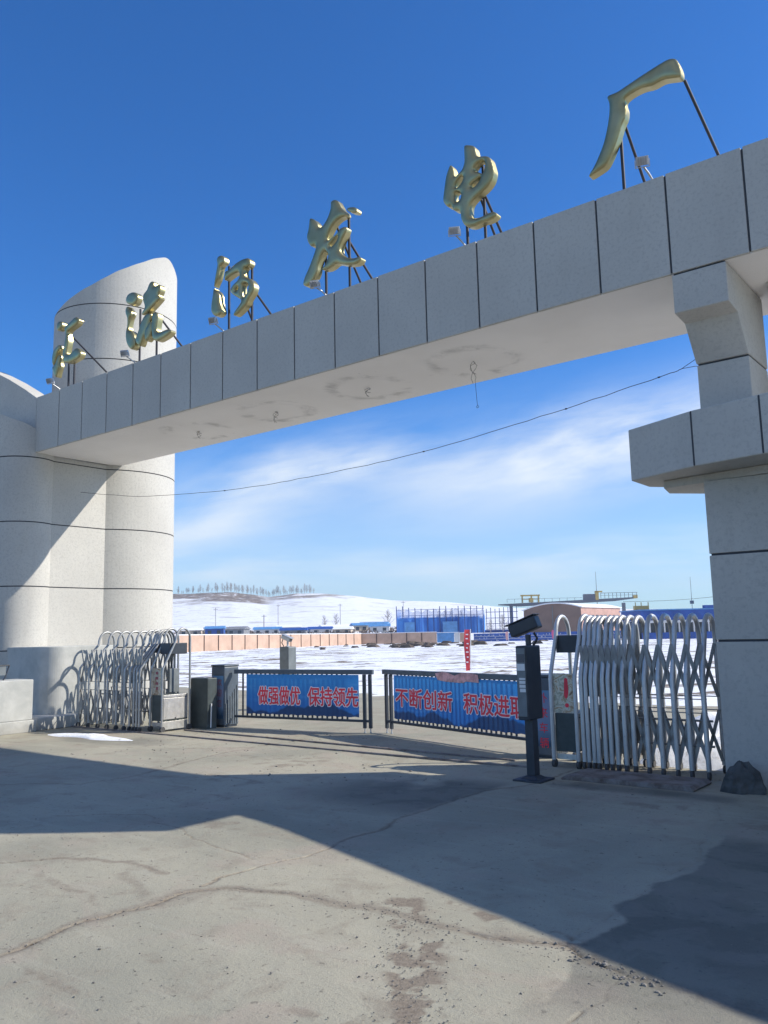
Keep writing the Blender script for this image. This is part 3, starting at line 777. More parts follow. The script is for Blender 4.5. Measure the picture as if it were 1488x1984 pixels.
# ------------------------------------------------------------------ gold characters on the beam
GLYPHS = {
'hui':([[(-0.315,7.828),(-0.277,7.872),(-0.198,7.886),(-0.13,7.857),(-0.101,7.819),(-0.097,7.75),(-0.134,7.698),(-0.186,7.677),(-0.266,7.678),(-0.307,7.696)],[(-0.054,7.686),(0.023,7.728),(0.177,7.772),(0.367,7.832),(0.458,7.782),(0.512,7.716),(0.47,7.69),(0.465,7.646),(0.288,7.616),(0.135,7.587),(0.098,7.551),(0.12,7.508),(0.146,7.382),(0.126,7.282),(0.093,7.17),(0.089,7.13),(0.213,7.098),(0.313,7.149),(0.426,7.189),(0.543,7.118),(0.596,7.054),(0.593,6.989),(0.54,6.935),(0.414,6.92),(0.249,6.905),(0.146,6.913),(-0.013,6.962),(-0.058,7.062),(-0.064,7.176),(-0.031,7.281),(0.0,7.424),(0.02,7.532),(-0.01,7.615)],[(-0.44,7.224),(-0.412,7.317),(-0.262,7.38),(-0.17,7.396),(-0.147,7.286),(-0.227,7.236),(-0.286,7.121),(-0.358,6.971),(-0.441,7.019),(-0.456,7.152)],[(-0.452,6.976),(-0.352,6.984),(-0.272,7.11),(-0.179,7.21),(-0.153,7.106),(-0.174,7.013),(-0.155,6.926),(-0.214,6.804),(-0.248,6.706),(-0.316,6.728),(-0.419,6.878)]],[]),
'liu':([[(2.015,7.7),(2.038,7.772),(2.098,7.818),(2.222,7.822),(2.333,7.784),(2.396,7.712),(2.404,7.641),(2.352,7.563),(2.268,7.54),(2.144,7.577),(2.055,7.627)],[(2.044,7.584),(2.106,7.583),(2.145,7.526),(2.215,7.453),(2.212,7.37),(2.164,7.328),(2.137,7.235),(2.121,7.155),(2.141,7.112),(2.221,7.092),(2.297,6.997),(2.337,6.896),(2.341,6.759),(2.271,6.696),(2.185,6.727),(2.089,6.833),(2.041,6.967),(2.037,7.091),(2.076,7.197),(2.078,7.343),(2.025,7.434),(2.007,7.5)],[(2.53,7.637),(2.576,7.701),(2.659,7.731),(2.704,7.81),(2.75,7.857),(2.82,7.864),(2.868,7.824),(2.876,7.731),(2.962,7.751),(3.026,7.745),(3.062,7.686),(3.058,7.597),(3.002,7.538),(3.079,7.468),(2.971,7.412),(2.834,7.351),(2.706,7.295),(2.589,7.268),(2.505,7.29),(2.509,7.338),(2.597,7.406),(2.596,7.452),(2.545,7.542)],[(2.577,7.26),(2.718,7.299),(2.813,7.259),(2.792,7.167),(2.715,7.0),(2.612,6.875),(2.567,6.811),(2.522,6.717),(2.463,6.715),(2.365,6.784),(2.325,6.884),(2.418,7.013),(2.474,7.135),(2.531,7.204)],[(2.621,6.985),(2.724,7.072),(2.804,7.142),(2.83,7.068),(2.821,6.936),(2.789,6.832),(2.733,6.771),(2.651,6.753),(2.601,6.848)],[(2.814,7.229),(2.894,7.275),(2.999,7.218),(3.007,7.112),(2.961,6.916),(2.996,6.863),(3.133,6.852),(3.268,6.862),(3.38,6.813),(3.381,6.761),(3.282,6.713),(3.137,6.689),(3.001,6.678),(2.908,6.715),(2.838,6.769),(2.811,6.901),(2.817,7.086)]],[]),
'he':([[(4.536,7.713),(4.582,7.787),(4.684,7.777),(4.753,7.712),(4.754,7.604),(4.654,7.591),(4.639,7.53),(4.601,7.389),(4.532,7.312),(4.501,7.234),(4.58,7.19),(4.635,7.099),(4.643,6.958),(4.69,6.838),(4.706,6.781),(4.63,6.726),(4.506,6.747),(4.411,6.847),(4.418,6.986),(4.455,7.149),(4.485,7.336),(4.545,7.558),(4.568,7.638)],[(4.733,7.287),(4.747,7.476),(4.854,7.466),(5.005,7.529),(5.168,7.553),(5.315,7.54),(5.366,7.483),(5.373,7.397),(5.315,7.361),(5.228,7.377),(5.22,7.316),(5.243,7.225),(5.359,7.181),(5.445,7.083),(5.467,6.994),(5.431,6.901),(5.33,6.825),(5.287,6.743),(5.156,6.673),(5.023,6.624),(4.934,6.653),(5.008,6.733),(5.126,6.817),(5.148,6.858),(5.067,6.917),(4.947,7.003),(4.864,7.089),(4.946,7.183),(5.095,7.236),(5.11,7.348),(4.945,7.343),(4.794,7.301)]],[[(4.999,7.068),(5.066,7.112),(5.081,7.092),(5.044,7.045)],[(5.184,7.116),(5.243,7.12),(5.316,7.079),(5.308,6.987),(5.243,6.921),(5.199,6.892),(5.181,6.991)]]),
'fa':([[(7.072,7.859),(7.155,7.879),(7.229,7.842),(7.268,7.769),(7.313,7.677),(7.379,7.612),(7.417,7.535),(7.403,7.528),(7.243,7.529),(7.12,7.463),(7.05,7.367),(7.007,7.272),(7.199,7.329),(7.254,7.386),(7.334,7.397),(7.407,7.368),(7.399,7.296),(7.303,7.178),(7.247,7.057),(7.312,6.963),(7.429,6.884),(7.533,6.853),(7.611,6.86),(7.674,6.81),(7.634,6.749),(7.556,6.731),(7.413,6.763),(7.296,6.809),(7.19,6.862),(7.108,6.823),(6.999,6.812),(6.848,6.857),(6.931,6.897),(7.016,6.99),(7.017,7.054),(6.963,7.135),(6.893,7.07),(6.835,6.947),(6.82,6.844),(6.748,6.735),(6.663,6.672),(6.563,6.679),(6.5,6.729),(6.537,6.839),(6.638,6.973),(6.755,7.178),(6.784,7.267),(6.685,7.265),(6.615,7.364),(6.588,7.473),(6.632,7.569),(6.648,7.686),(6.656,7.766),(6.762,7.703),(6.831,7.613),(6.851,7.53),(6.928,7.537),(7.013,7.618),(7.069,7.718),(7.085,7.789)],[(7.359,7.645),(7.446,7.658),(7.551,7.627),(7.602,7.577),(7.6,7.504),(7.548,7.511),(7.457,7.553)]],[[(7.046,7.168),(7.116,7.238),(7.225,7.288),(7.197,7.223),(7.114,7.168)]]),
'dian':([[(9.415,7.826),(9.468,7.819),(9.572,7.767),(9.602,7.722),(9.617,7.591),(9.679,7.576),(9.761,7.549),(9.815,7.504),(9.846,7.388),(9.866,7.286),(9.837,7.194),(9.793,7.135),(9.709,7.081),(9.582,7.031),(9.496,6.976),(9.481,6.896),(9.488,6.808),(9.57,6.766),(9.674,6.764),(9.756,6.782),(9.837,6.769),(9.885,6.72),(9.862,6.672),(9.77,6.647),(9.648,6.66),(9.523,6.645),(9.43,6.676),(9.368,6.725),(9.325,6.835),(9.329,6.929),(9.217,6.968),(9.198,7.042),(9.143,7.041),(9.091,7.099),(9.055,7.17),(9.09,7.353),(9.117,7.49),(9.165,7.59),(9.207,7.662),(9.263,7.553),(9.263,7.436),(9.324,7.471),(9.379,7.499),(9.416,7.592),(9.411,7.73)]],[[(9.268,7.298),(9.321,7.385),(9.391,7.398),(9.367,7.329),(9.295,7.278)],[(9.26,7.214),(9.292,7.216),(9.349,7.162),(9.331,7.101),(9.276,7.087),(9.254,7.129)],[(9.552,7.424),(9.612,7.482),(9.702,7.5),(9.72,7.436),(9.689,7.325),(9.654,7.361)],[(9.496,7.22),(9.549,7.248),(9.613,7.262),(9.656,7.299),(9.612,7.23),(9.536,7.19)]]),
'chang':([[(11.366,7.64),(11.413,7.658),(11.504,7.65),(11.626,7.681),(11.835,7.732),(12.109,7.787),(12.204,7.749),(12.238,7.65),(12.253,7.569),(12.246,7.482),(12.145,7.513),(12.036,7.548),(11.921,7.524),(11.808,7.552),(11.676,7.542),(11.585,7.505),(11.615,7.399),(11.601,7.297),(11.551,7.226),(11.516,7.133),(11.463,7.015),(11.395,6.889),(11.328,6.791),(11.188,6.751),(11.054,6.724),(11.179,6.863),(11.301,7.081),(11.359,7.275),(11.392,7.433),(11.399,7.555)]],[]),
}
def chaikin(P, it=2):
    P = np.array(P)
    for _ in range(it):
        Q = np.roll(P, -1, 0)
        P = np.stack([0.78*P+0.22*Q, 0.22*P+0.78*Q], 1).reshape(-1, 2)
    return P
def poly_sd(P, gx, gz):
    d = np.full(gx.shape, 1e9); ins = np.zeros(gx.shape, bool)
    Q = np.roll(P, -1, 0)
    for (x0, y0), (x1, y1) in zip(P, Q):
        dx, dy = x1-x0, y1-y0
        t = np.clip(((gx-x0)*dx+(gz-y0)*dy)/(dx*dx+dy*dy+1e-12), 0, 1)
        d = np.minimum(d, np.hypot(gx-x0-t*dx, gz-y0-t*dy))
        if abs(dy) > 1e-12:
            c = ((y0 > gz) != (y1 > gz)) & (gx < dx*(gz-y0)/dy+x0); ins ^= c
    return np.where(ins, d, -d)
def puffed(polys, holes, res, yb, yrim, puff, bw):
    """solid with the given outline: flat back, side walls, softly swollen face"""
    allp = np.concatenate([np.array(p) for p in polys])
    x0, z0 = allp.min(0)-3*res; x1, z1 = allp.max(0)+3*res
    nx = int((x1-x0)/res)+1; nz = int((z1-z0)/res)+1
    gx, gz = np.meshgrid(x0+np.arange(nx)*res, z0+np.arange(nz)*res)
    sd = np.max([poly_sd(chaikin(p), gx, gz) for p in polys], 0)
    for h in holes: sd = np.minimum(sd, -poly_sd(chaikin(h), gx, gz))
    sm = sd.copy()
    for _ in range(2):
        sm[1:-1, 1:-1] = (sm[1:-1, 1:-1]*2 + sm[:-2, 1:-1]+sm[2:, 1:-1]+sm[1:-1, :-2]+sm[1:-1, 2:])/6
    sd = sm - 0.011
    V = []; F = []; key = {}
    def vert(k, p, d):
        if k not in key: key[k] = len(V); V.append((p[0], p[1], max(d, 0.0)))
        return key[k]
    for j in range(nz-1):
        for i in range(nx-1):
            q = [(i, j), (i+1, j), (i+1, j+1), (i, j+1)]
            if max(sd[b, a] for a, b in q) <= 0: continue
            for tri in ((q[0], q[1], q[2]), (q[0], q[2], q[3])):
                out = []
                for a, b in zip(tri, tri[1:]+tri[:1]):
                    da, db = sd[a[1], a[0]], sd[b[1], b[0]]
                    if da > 0: out.append(vert(a, (gx[0, a[0]], gz[a[1], 0]), da))
                    if (da > 0) != (db > 0):
                        t = da/(da-db); k = (min(a, b), max(a, b))
                        out.append(vert(k, (gx[0, a[0]]*(1-t)+gx[0, b[0]]*t, gz[a[1], 0]*(1-t)+gz[b[1], 0]*t), 0.0))
                if len(out) >= 3: F.append(out)
    n = len(V)
    prof_ = lambda d: math.sqrt(max(0.0, 1-(1-min(d/bw, 1))**2))
    vs = [(x, yrim-puff*prof_(d), z) for x, z, d in V]
    mb = MB(); mb.add(vs, F, 0, True)
    cnt = {}
    for f in F:
        for a, b in zip(f, f[1:]+f[:1]):
            cnt[(a, b)] = cnt.get((a, b), 0)+1
    sv = []; sf = []
    for (a, b) in cnt:
        if (b, a) in cnt: continue
        o = len(sv); (xa, za, _), (xb, zb, _) = V[a], V[b]
        sv += [(xa, yrim, za), (xb, yrim, zb), (xb, yb, zb), (xa, yb, za)]; sf.append((o, o+3, o+2, o+1))
    mb.add(sv, sf, 0, True)
    mb.add([(x, yb, z) for x, z, d in V], [f[::-1] for f in F], 0)
    return mb
CH = [
 ('hui', 'gold brush-script character with three drops and an open box, nearest the round tower', (0.07, [(-0.03, 7.70), (0.17, 7.1)], [(0.11, 7.48, 0.95, 0.80)])),
 ('liu', 'dense gold brush-script character with a round drop, standing before the white tower top', (2.7, [(2.30, 7.5), (2.80, 7.0)], [(2.95, 7.12, 0.95, 3.04)])),
 ('he', 'gold brush-script character with a long left stroke and a hooked looped right half', (4.9, [(4.72, 7.6), (5.27, 7.5)], [(4.98, 7.15, 0.9, 4.76), (5.37, 6.95, 0.95, 5.34)])),
 ('fa', 'gold brush-script character of crossed sweeping strokes with one detached drop at its top', (7.1, [(6.87, 7.2), (7.33, 7.6)], [(7.10, 7.5, 0.95, 7.15), (7.31, 7.24, 0.95, 7.46)])),
 ('dian', 'gold brush-script character of boxed grid strokes with a tail hooking to the right', (9.5, [(9.35, 7.1), (9.62, 7.5)], [(9.48, 7.35, 0.95, 9.5), (9.64, 7.08, 0.95, 9.63)])),
 ('chang', 'simplest gold brush-script character, one plain bar with a sweeping left stroke', (11.7, [(11.47, 7.42)], [(11.53, 7.27, 0.95, 11.57), (12.23, 7.53, 0.95, 12.48)])),
]
for key_, lab, (cx, posts, braces) in CH:
    polys, holes = GLYPHS[key_]
    t = thing('gold_character', lab, 'sign character', (cx, 0.12, 6.41), 'gold characters standing on the beam')
    puffed(polys, holes, 0.0125, 0.185, 0.085, 0.034, 0.085).build('character_body', 'gold', t)
    for px_, ztop in posts:
        MB().tube([(px_, 0.205, 6.402), (px_, 0.205, ztop)], 0.020, 8).build('post', 'strut', t)
    for bx, zt_, yb, xb in braces:
        MB().tube([(bx, 0.205, zt_), (xb, yb, 6.402)], 0.018, 8).build('brace', 'strut', t)
# small floodlights leaning out over the beam's edge
FL = ['small floodlight at the foot of the gold character nearest the round tower', 'small floodlight at the lower left of the second gold character', 'small floodlight under the long left stroke of the third gold character', 'small floodlight tucked beside the left leg of the fourth gold character', 'grey floodlight to the left of the fifth gold character on a slanting arm', 'grey square floodlight beside the inner strut of the simplest gold character']
for i, bx in enumerate((-0.02, 2.42, 4.80, 7.02, 9.42, 11.86)):
    t = thing('floodlight', FL[i], 'floodlight', (bx, 0.03, 6.41), 'floodlights along the beam')
    h = Vector((bx-0.03, -0.17, 6.555 - (0.02 if i == 3 else 0)))
    MB().tube([(bx, 0.05, 6.405), (bx-0.01, -0.05, 6.455), h+Vector((0, 0.04, -0.055))], 0.012, 6).build('arm', 'lamp', t)
    T = Matrix.Translation(h) @ Matrix.Rotation(R_(24 + 5*math.sin(i*2)), 4, 'Z') @ Matrix.Rotation(R_(28), 4, 'X') @ Matrix.Scale(0.78, 4)
    lh = MB().box(-0.085, 0.085, -0.045, 0.035, -0.06, 0.06, 0, T)
    for q in range(5): lh.box(-0.07+q*0.032, -0.062+q*0.032, -0.075, -0.043, -0.05, 0.05, 0, T)
    lamp_head = lh.build('lamp_head', 'lamp', t, bevel=0.004)
    MB().box(-0.075, 0.075, 0.0355, 0.042, -0.05, 0.05, 0, T).build('lens', 'glass', t)
    MB().box(-0.10, -0.088, -0.02, 0.012, -0.075, 0.02, 0, T).box(0.088, 0.10, -0.02, 0.012, -0.075, 0.02, 0, T).box(-0.10, 0.10, -0.02, 0.012, -0.087, -0.075, 0, T).build('bracket', 'lamp', t)

# ------------------------------------------------------------------ text
def text_mb(mb, body, x0, x1, z0, z1, y, off=0.0, m=0, nrm=-1):
    """lettering as thin raised mesh in the local xz plane facing -y, stretched into the given box"""
    c = bpy.data.curves.new('lettering', 'FONT'); c.body = body; c.size = 1.0; c.offset = off; c.resolution_u = 3; c.extrude = 0.0
    o = bpy.data.objects.new('lettering', c); COL.objects.link(o)
    dg = bpy.context.evaluated_depsgraph_get()
    me = bpy.data.meshes.new_from_object(o.evaluated_get(dg))
    n = len(body)
    vs = [(x0+(v.co.x)/(n*0.985)*(x1-x0), y, z0+(v.co.y+0.08)/0.95*(z1-z0)) for v in me.vertices]
    mb.add(vs, [list(p.vertices) for p in me.polygons], m)
    bpy.data.objects.remove(o); bpy.data.curves.remove(c); bpy.data.meshes.remove(me)
    return mb

def bold_mb(body, x0, x1, z0, z1, y, r, n):
    """heavy lettering: the same thin lettering laid n times round a small circle, each a hair proud of the last"""
    mb = MB()
    for i in range(n+1):
        dx, dz = (0, 0) if i == n else (r*math.cos(6.283*i/n), r*math.sin(6.283*i/n))
        text_mb(mb, body, x0+dx, x1+dx, z0+dz, z1+dz, y-0.00022*i, 0.0)
    return mb
# ------------------------------------------------------------------ retractable gates
def arch_pts(x, yf, yb, kink, zt=1.665):
    zk = 1.02
    y0 = yf + kink; r = (yb-y0)/2; cy = (yb+y0)/2
    pts = [(x, yf, 0.085), (x, yf, zk-0.04), (x, yf+0.012, zk+0.02)]
    zs = zt - r*1.25
    pts.append((x, y0-0.01, zs-0.03))
    for i in range(0, 11):
        a = math.pi - i*math.pi/10
        pts.append((x, cy+r*math.cos(a), zs+r*1.25*math.sin(a)))
    pts += [(x, yb, zs-0.1), (x, yb, 0.085)]
    return pts
def retractable(name, label, xs, hx, yf, yb, kink, tr, group, mt='steel', head_y=None):
    t = thing(name, label, 'retractable gate', ((xs[0]+xs[-1])/2, (yf+yb)/2, 0), group)
    for x in xs:
        jx = x + random.uniform(-0.008, 0.008)
        a = MB().tube(arch_pts(jx, yf, yb, kink, 1.672+random.uniform(-0.008, 0.008)), tr, 8).build('arch_frame', mt, t)
        for yy in (yf, yb):
            MB().cyl((yy, 0.042), 0.041, jx-0.012, jx+0.012, 14, axis='x').build('wheel', 'rubber', a)
    for a, b in zip(xs[:-1], xs[1:]):
        wide = b-a > 0.2
        mids = [a, (a+b)/2, b] if wide else [a, b]
        for yy in (yf+0.035, yb-0.04):
            lb = MB()
            if wide: MB().tube([(mids[1], yy, 0.09), (mids[1], yy, 1.30)], 0.019, 6).build('inner_post', mt, t)
            for p_, q_ in zip(mids[:-1], mids[1:]):
                for z0, z1 in ((0.80, 1.36), (0.13, 0.66)):
                    for za, zb in ((z0, z1), (z1, z0)):
                        lb.bar((p_, yy, za), (q_, yy+0.012, zb), 0.009, 0.036)
                for zz in (0.80, 0.66): lb.tube([(p_-0.02, yy, zz), (q_+0.02, yy, zz)], 0.006, 5)
            lb.build('lattice_bay', 'lattice', t)
    for zz in (0.56, 0.30):
        MB().tube([(xs[0], (yf+yb)/2, zz), (xs[-1], (yf+yb)/2, zz)], 0.012, 6).build('tie_rod', 'lattice', t)
    # control head
    if head_y: yf, yb, kink = head_y
    h0, h1 = hx
    for x in hx:
        a = MB().tube(arch_pts(x, yf-0.01, yb+0.01, kink+0.03, 1.70), tr*0.9, 10).build('head_frame', mt, t)
        for yy in (yf, yb): MB().cyl((yy, 0.047), 0.046, x-0.018, x+0.018, 14, axis='x').build('wheel', 'rubber', a)
    lo, hi = min(hx)+0.022, max(hx)-0.022
    box = MB().box(lo, hi, yf+0.012, yb-0.012, 0.175, 0.60).build('motor_box', 'greendark', t, bevel=0.006)
    MB().box(hi+0.001, hi+0.010, yf+0.03, yb-0.03, 0.20, 0.545).box(hi+0.001, hi+0.006, yf+0.03, yb-0.03, 0.555, 0.598).build('service_door', 'sheet', box, bevel=0.003)
    MB().cyl(((yf+yb)/2, 0.215), 0.012, hi+0.0102, hi+0.016, 12, axis='x').build('lock', 'rubber', box)
    MB().box(hi+0.0005, hi+0.008, yf+0.02, yb-0.02, 0.035, 0.165).box(lo, hi, yf+0.015, yf+0.022, 0.09, 0.15).build('skirt_plate', 'sheet', t, bevel=0.002)
    st = MB().box(lo, hi, yf+0.004, yf+0.010, 0.605, 1.045).build('printed_plate', 'sticker', t)
    return t, st, lo, hi
LX = [0.87, 1.19, 1.48, 1.76, 2.02, 2.24, 2.41, 2.52, 2.60, 2.67]
tl, stl, lo, hi = retractable('retractable_gate', 'folded stainless retractable gate in sunlight against the round tower, its shadow on the plinth', LX, (2.75, 3.07), 0.07, 0.78, 0.38, 0.021, 'retractable gates', 'steel', (0.24, 0.79, 0.24))
xm = (lo+hi)/2
dm = MB()
for q in range(4): dm.box(xm-0.035+0.008*math.sin(q*5), xm+0.03, 0.2415, 0.244, 0.94-q*0.085, 0.985-q*0.085+0.01*math.sin(q*3))
dm.build('faded_red_marking', 'dimred', stl)
MB().box(lo+0.005, hi-0.005, 0.40, 0.76, 1.27, 1.455).build('display_box', 'darkbox', tl, bevel=0.006)
MB().box(lo-0.30, lo-0.02, 0.44, 0.75, 1.29, 1.45).build('display_box', 'darkbox', tl, bevel=0.006)
MB().box(lo+0.01, lo+0.06, 0.56, 0.765, 0.62, 1.02).build('control_cabinet', 'greybox', tl, bevel=0.005)
RX_ = [10.56, 10.62, 10.68, 10.74, 10.81, 10.88, 10.95, 11.04, 11.15, 11.30, 11.45, 11.60, 11.75, 11.91]
tr_, str_, lo, hi = retractable('retractable_gate', 'folded retractable gate in shade beside the corbelled pillar, snow behind its feet', RX_, (10.19, 10.49), 0.29, 0.80, 0.16, 0.027, 'retractable gates', 'steel2')
MB().box(lo-0.03, hi+0.05, 0.47, 0.60, 1.275, 1.475).build('display_box', 'darkbox', tr_, bevel=0.006)
dm = MB()
dm.exyz([(10.345, 0.80), (10.355, 0.985), (10.375, 1.0), (10.395, 0.985), (10.40, 0.83), (10.385, 0.78), (10.365, 0.76)], 0.2915, 0.294, 'y')
dm.cyl((10.375, 0.69), 0.024, 0.2915, 0.294, 14, axis='y')
dm.build('red_exclamation_mark', 'red', str_, fix=True)

# ------------------------------------------------------------------ boom barriers with printed banners
def barrier(name, label, A, B, L, rail_ext, words, spans, seed):
    t = thing(name, label, 'barrier', (0, 0, 0), 'boom barriers with banners')
    MB().box(-rail_ext[0], L+rail_ext[1], -0.032, 0.032, 0.902, 0.975).build('top_rail', 'bluegrey', t, bevel=0.006)
    MB().box(0.02, L+(0.12 if seed == 1 else -0.02), -0.018, 0.018, 0.160, 0.198).build('bottom_rail', 'darkbox', t, bevel=0.004)
    end = 0.05 if seed > 1 else L+0.10
    sg = 1 if seed > 1 else -1
    for q in (0, 1):
        s = end + sg*q*(0.125 if seed > 1 else 0.105)
        p = MB().box(s-0.025, s+0.025, -0.022, 0.022, 0.07, 0.899).build('end_post', 'darkbox', t, bevel=0.004)
        MB().cyl((s, 0.0), 0.010, 0.0, 0.069, 10).cyl((s, 0.0), 0.017, 0.0, 0.012, 10).build('foot', 'lamp', p)
    s0, s1 = (0.30, L-0.10) if seed > 1 else (0.14, L-0.11)
    n = int((s1-s0-0.2)/0.097)
    for i in range(n+1):
        s = s0+0.05+i*0.097
        if s > s1-0.03: break
        MB().box(s-0.016, s+0.016, 0.004, 0.016, 0.199, 0.901).build('slat', 'darkbox', t)
    # banner: a slightly rippled sheet
    bn = MB(); nx, nz = 60, 8
    b0, b1 = (0.28, L-0.12) if seed > 1 else (0.29, L-0.10)
    zt, zb = (0.895, 0.236)
    rip = lambda s, z: -0.020 - 0.004*math.sin(s*9+seed) - 0.003*math.sin(s*23+z*4)
    vs = []
    for j in range(nz+1):
        for i in range(nx+1):
            s = b0+(b1-b0)*i/nx; z = zb+(zt-zb)*j/nz + (0.006*math.sin(s*31) if j == 0 else 0)
            vs.append((s, rip(s, z), z))
    bk = [(x, y+0.003, z) for x, y, z in vs]
    fs = [(j*(nx+1)+i, j*(nx+1)+i+1, (j+1)*(nx+1)+i+1, (j+1)*(nx+1)+i) for j in range(nz) for i in range(nx)]
    bn.add(vs, fs, 0, True)
    ban = bn.build('banner', banner_mat(seed), t)
    for w, (x0, x1, z0, z1) in zip(words, spans):
        bold_mb(w, x0, x1, z0, z1, -0.0292, 0.019, 10).build('letter_outline', 'redwhite', ban)
        bold_mb(w, x0, x1, z0, z1, -0.0322, 0.0055, 6).build('lettering', 'red', ban)
    return t, ban
bl, banl = barrier('boom_barrier', 'boom barrier with blue banner hinged at the cabinet beside the sunlit retractable gate', None, None, 2.66, (-0.02, 0.16), ['做强做优', '保持领先'], [(0.55, 1.42, 0.40, 0.70), (1.58, 2.55, 0.40, 0.70)], 1)
bl.location = (3.50, 1.42, 0); bl.rotation_euler = (0, 0, math.atan2(0.38, 2.62))
br, banr = barrier('boom_barrier', 'boom barrier with blue banner and a torn pinkish patch, behind the camera kiosk', None, None, 3.30, (0.02, 0.62), ['不断创新', '积极进取'], [(0.33, 1.72, 0.43, 0.71), (1.97, 3.20, 0.43, 0.71)], 2)
mb = MB(); mb.exyz([(1.36, 0.952), (1.50, 0.972), (1.66, 0.965), (1.80, 0.93), (1.95, 0.972), (2.18, 0.968), (2.30, 0.955), (2.32, 0.85), (2.05, 0.86), (1.98, 0.835), (1.60, 0.842), (1.42, 0.86)], -0.041, -0.034, 'y')
mb.build('torn_patch', 'grime', br, fix=True)
br.location = (6.40, 1.97, 0); br.rotation_euler = (0, 0, math.atan2(-0.97, 3.15))

# barrier cabinets
def cabinet(label, x0, x1, y0, y1, h, chars, cx, csize, z0, cm, group):
    t = thing('barrier_cabinet', label, 'cabinet', ((x0+x1)/2, (y0+y1)/2, 0), group)
    body = MB().box(x0, x1, y0, y1, 0.03, h-0.035).build('body', 'bluegrey', t, bevel=0.018)
    MB().box(x0-0.008, x1+0.008, y0-0.008, y1+0.008, h-0.034, h).build('lid', 'bluegrey', t, bevel=0.012)
    MB().box(x0+0.02, x1-0.02, y0+0.02, y1-0.02, 0.0, 0.029).build('base', 'darkbox', t)
    rb = MB()
    for q in range(6): rb.tube([(x1+0.004, y0+0.04+q*(y1-y0-0.08)/5, 0.06), (x1+0.004, y0+0.04+q*(y1-y0-0.08)/5, 0.40+0.06*q)], 0.010, 6)
    rb.build('side_rib', 'greybox', body)
    pl_ = MB().box(x0+0.025, x1-0.02, y0-0.004, y0-0.0005, 0.14, h-0.19).build('printed_panel', 'bluepanel', t)
    for i, ch in enumerate(chars):
        zc = z0 - i*csize*1.42
        text_mb(MB(), ch, cx-csize/2, cx+csize/2, zc, zc+csize, y0-0.0065, 0.006).build('lettering', cm, pl_)
    return t, pl_
def panel_mat():
    m, t, b = mat('faded_blue_print')
    oc = t.node('ShaderNodeNewGeometry').outputs['Position']
    z = t.node('ShaderNodeSeparateXYZ', {0: oc}).outputs[2]
    n = t.noise(oc, 5.0, 5, 0.6, 0.5)
    c = t.ramp(t.math('ADD', z, t.math('MULTIPLY', t.math('SUBTRACT', n, 0.5), 0.25)), [(0.18, (0.03, 0.075, 0.14)), (0.34, (0.16, 0.25, 0.38)), (0.62, (0.24, 0.27, 0.42)), (0.80, (0.13, 0.28, 0.46))])
    setp(t, b, color=c, rough=0.4); return m
M['bluepanel'] = panel_mat()
_, pnl = cabinet('dark blue barrier cabinet with faded characters beside the dark green steel cabinet', 3.12, 3.46, 1.23, 1.56, 1.06, '欢迎您', 3.34, 0.125, 0.70, 'dimred', 'barrier cabinets')
fm = MB()
for q in range(7): fm.box(3.165+0.004*math.sin(q*4), 3.205, 1.2225, 1.2255, 0.80-q*0.085, 0.855-q*0.085)
fm.build('faded_column_marking', 'purple', pnl)
cabinet('barrier cabinet with red vertical characters, half hidden behind the camera kiosk', 9.56, 9.94, 0.80, 1.14, 1.0, '外来车辆', 9.80, 0.125, 0.66, 'red', 'barrier cabinets')
MB_ = MB().box(2.93, 3.38, 0.93, 1.14, 0.0, 0.845)
old = MB_.build('steel_cabinet', 'greendark', origin=(3.15, 1.03, 0), bevel=0.012)
tag(old, 'plain dark green steel cabinet squeezed between the sunlit gate head and the blue cabinet', 'cabinet')
MB().tube([(3.40, 1.0, 0.42), (3.398, 0.99, 0.02)], 0.012, 8).build('drain_pipe', 'whitepaint', old)

# ------------------------------------------------------------------ camera kiosk in front, and the camera pillar beyond
k = thing('camera_kiosk', 'dark camera kiosk on a square post with a long camera on top', 'camera kiosk', (10.40, -0.60, 0))
MB().prism([(10.24, -0.76), (10.56, -0.76), (10.56, -0.44), (10.24, -0.44)], 0.0, 0.022).build('base_plate', 'darkbox', k, bevel=0.004)
bm_ = MB()
vs = [(10.40+a*0.10, -0.60+b*0.10, 0.0225) for a, b in ((-1, -1), (1, -1), (1, 1), (-1, 1))] + [(10.40+a*0.052, -0.60+b*0.055, 0.055) for a, b in ((-1, -1), (1, -1), (1, 1), (-1, 1))]
bm_.add(vs, [(3, 2, 1, 0), (4, 5, 6, 7), (0, 1, 5, 4), (1, 2, 6, 5), (2, 3, 7, 6), (3, 0, 4, 7)]); bm_.build('base_collar', 'darkbox', k)
MB().box(10.352, 10.448, -0.655, -0.545, 0.0555, 0.62).build('post', 'darkbox', k, bevel=0.006)
hb = MB().box(10.335, 10.465, -0.755, -0.445, 0.621, 1.385).build('housing', 'darkbox', k, bevel=0.014)
MB().box(10.35, 10.45, -0.764, -0.7562, 0.66, 1.36).build('front_panel', 'greybox', k, bevel=0.004)
sp = MB().box(10.355, 10.445, -0.768, -0.7645, 1.13, 1.20).box(10.375, 10.445, -0.768, -0.7645, 1.035, 1.055).box(10.375, 10.445, -0.768, -0.7645, 0.995, 1.025).box(10.375, 10.445, -0.768, -0.7645, 0.955, 0.985).box(10.38, 10.445, -0.768, -0.7645, 0.91, 0.945)
sp.build('label_strip', 'whitepaint', k)
MB().box(10.355, 10.445, -0.7675, -0.7642, 1.215, 1.30).build('screen', 'glass', k)
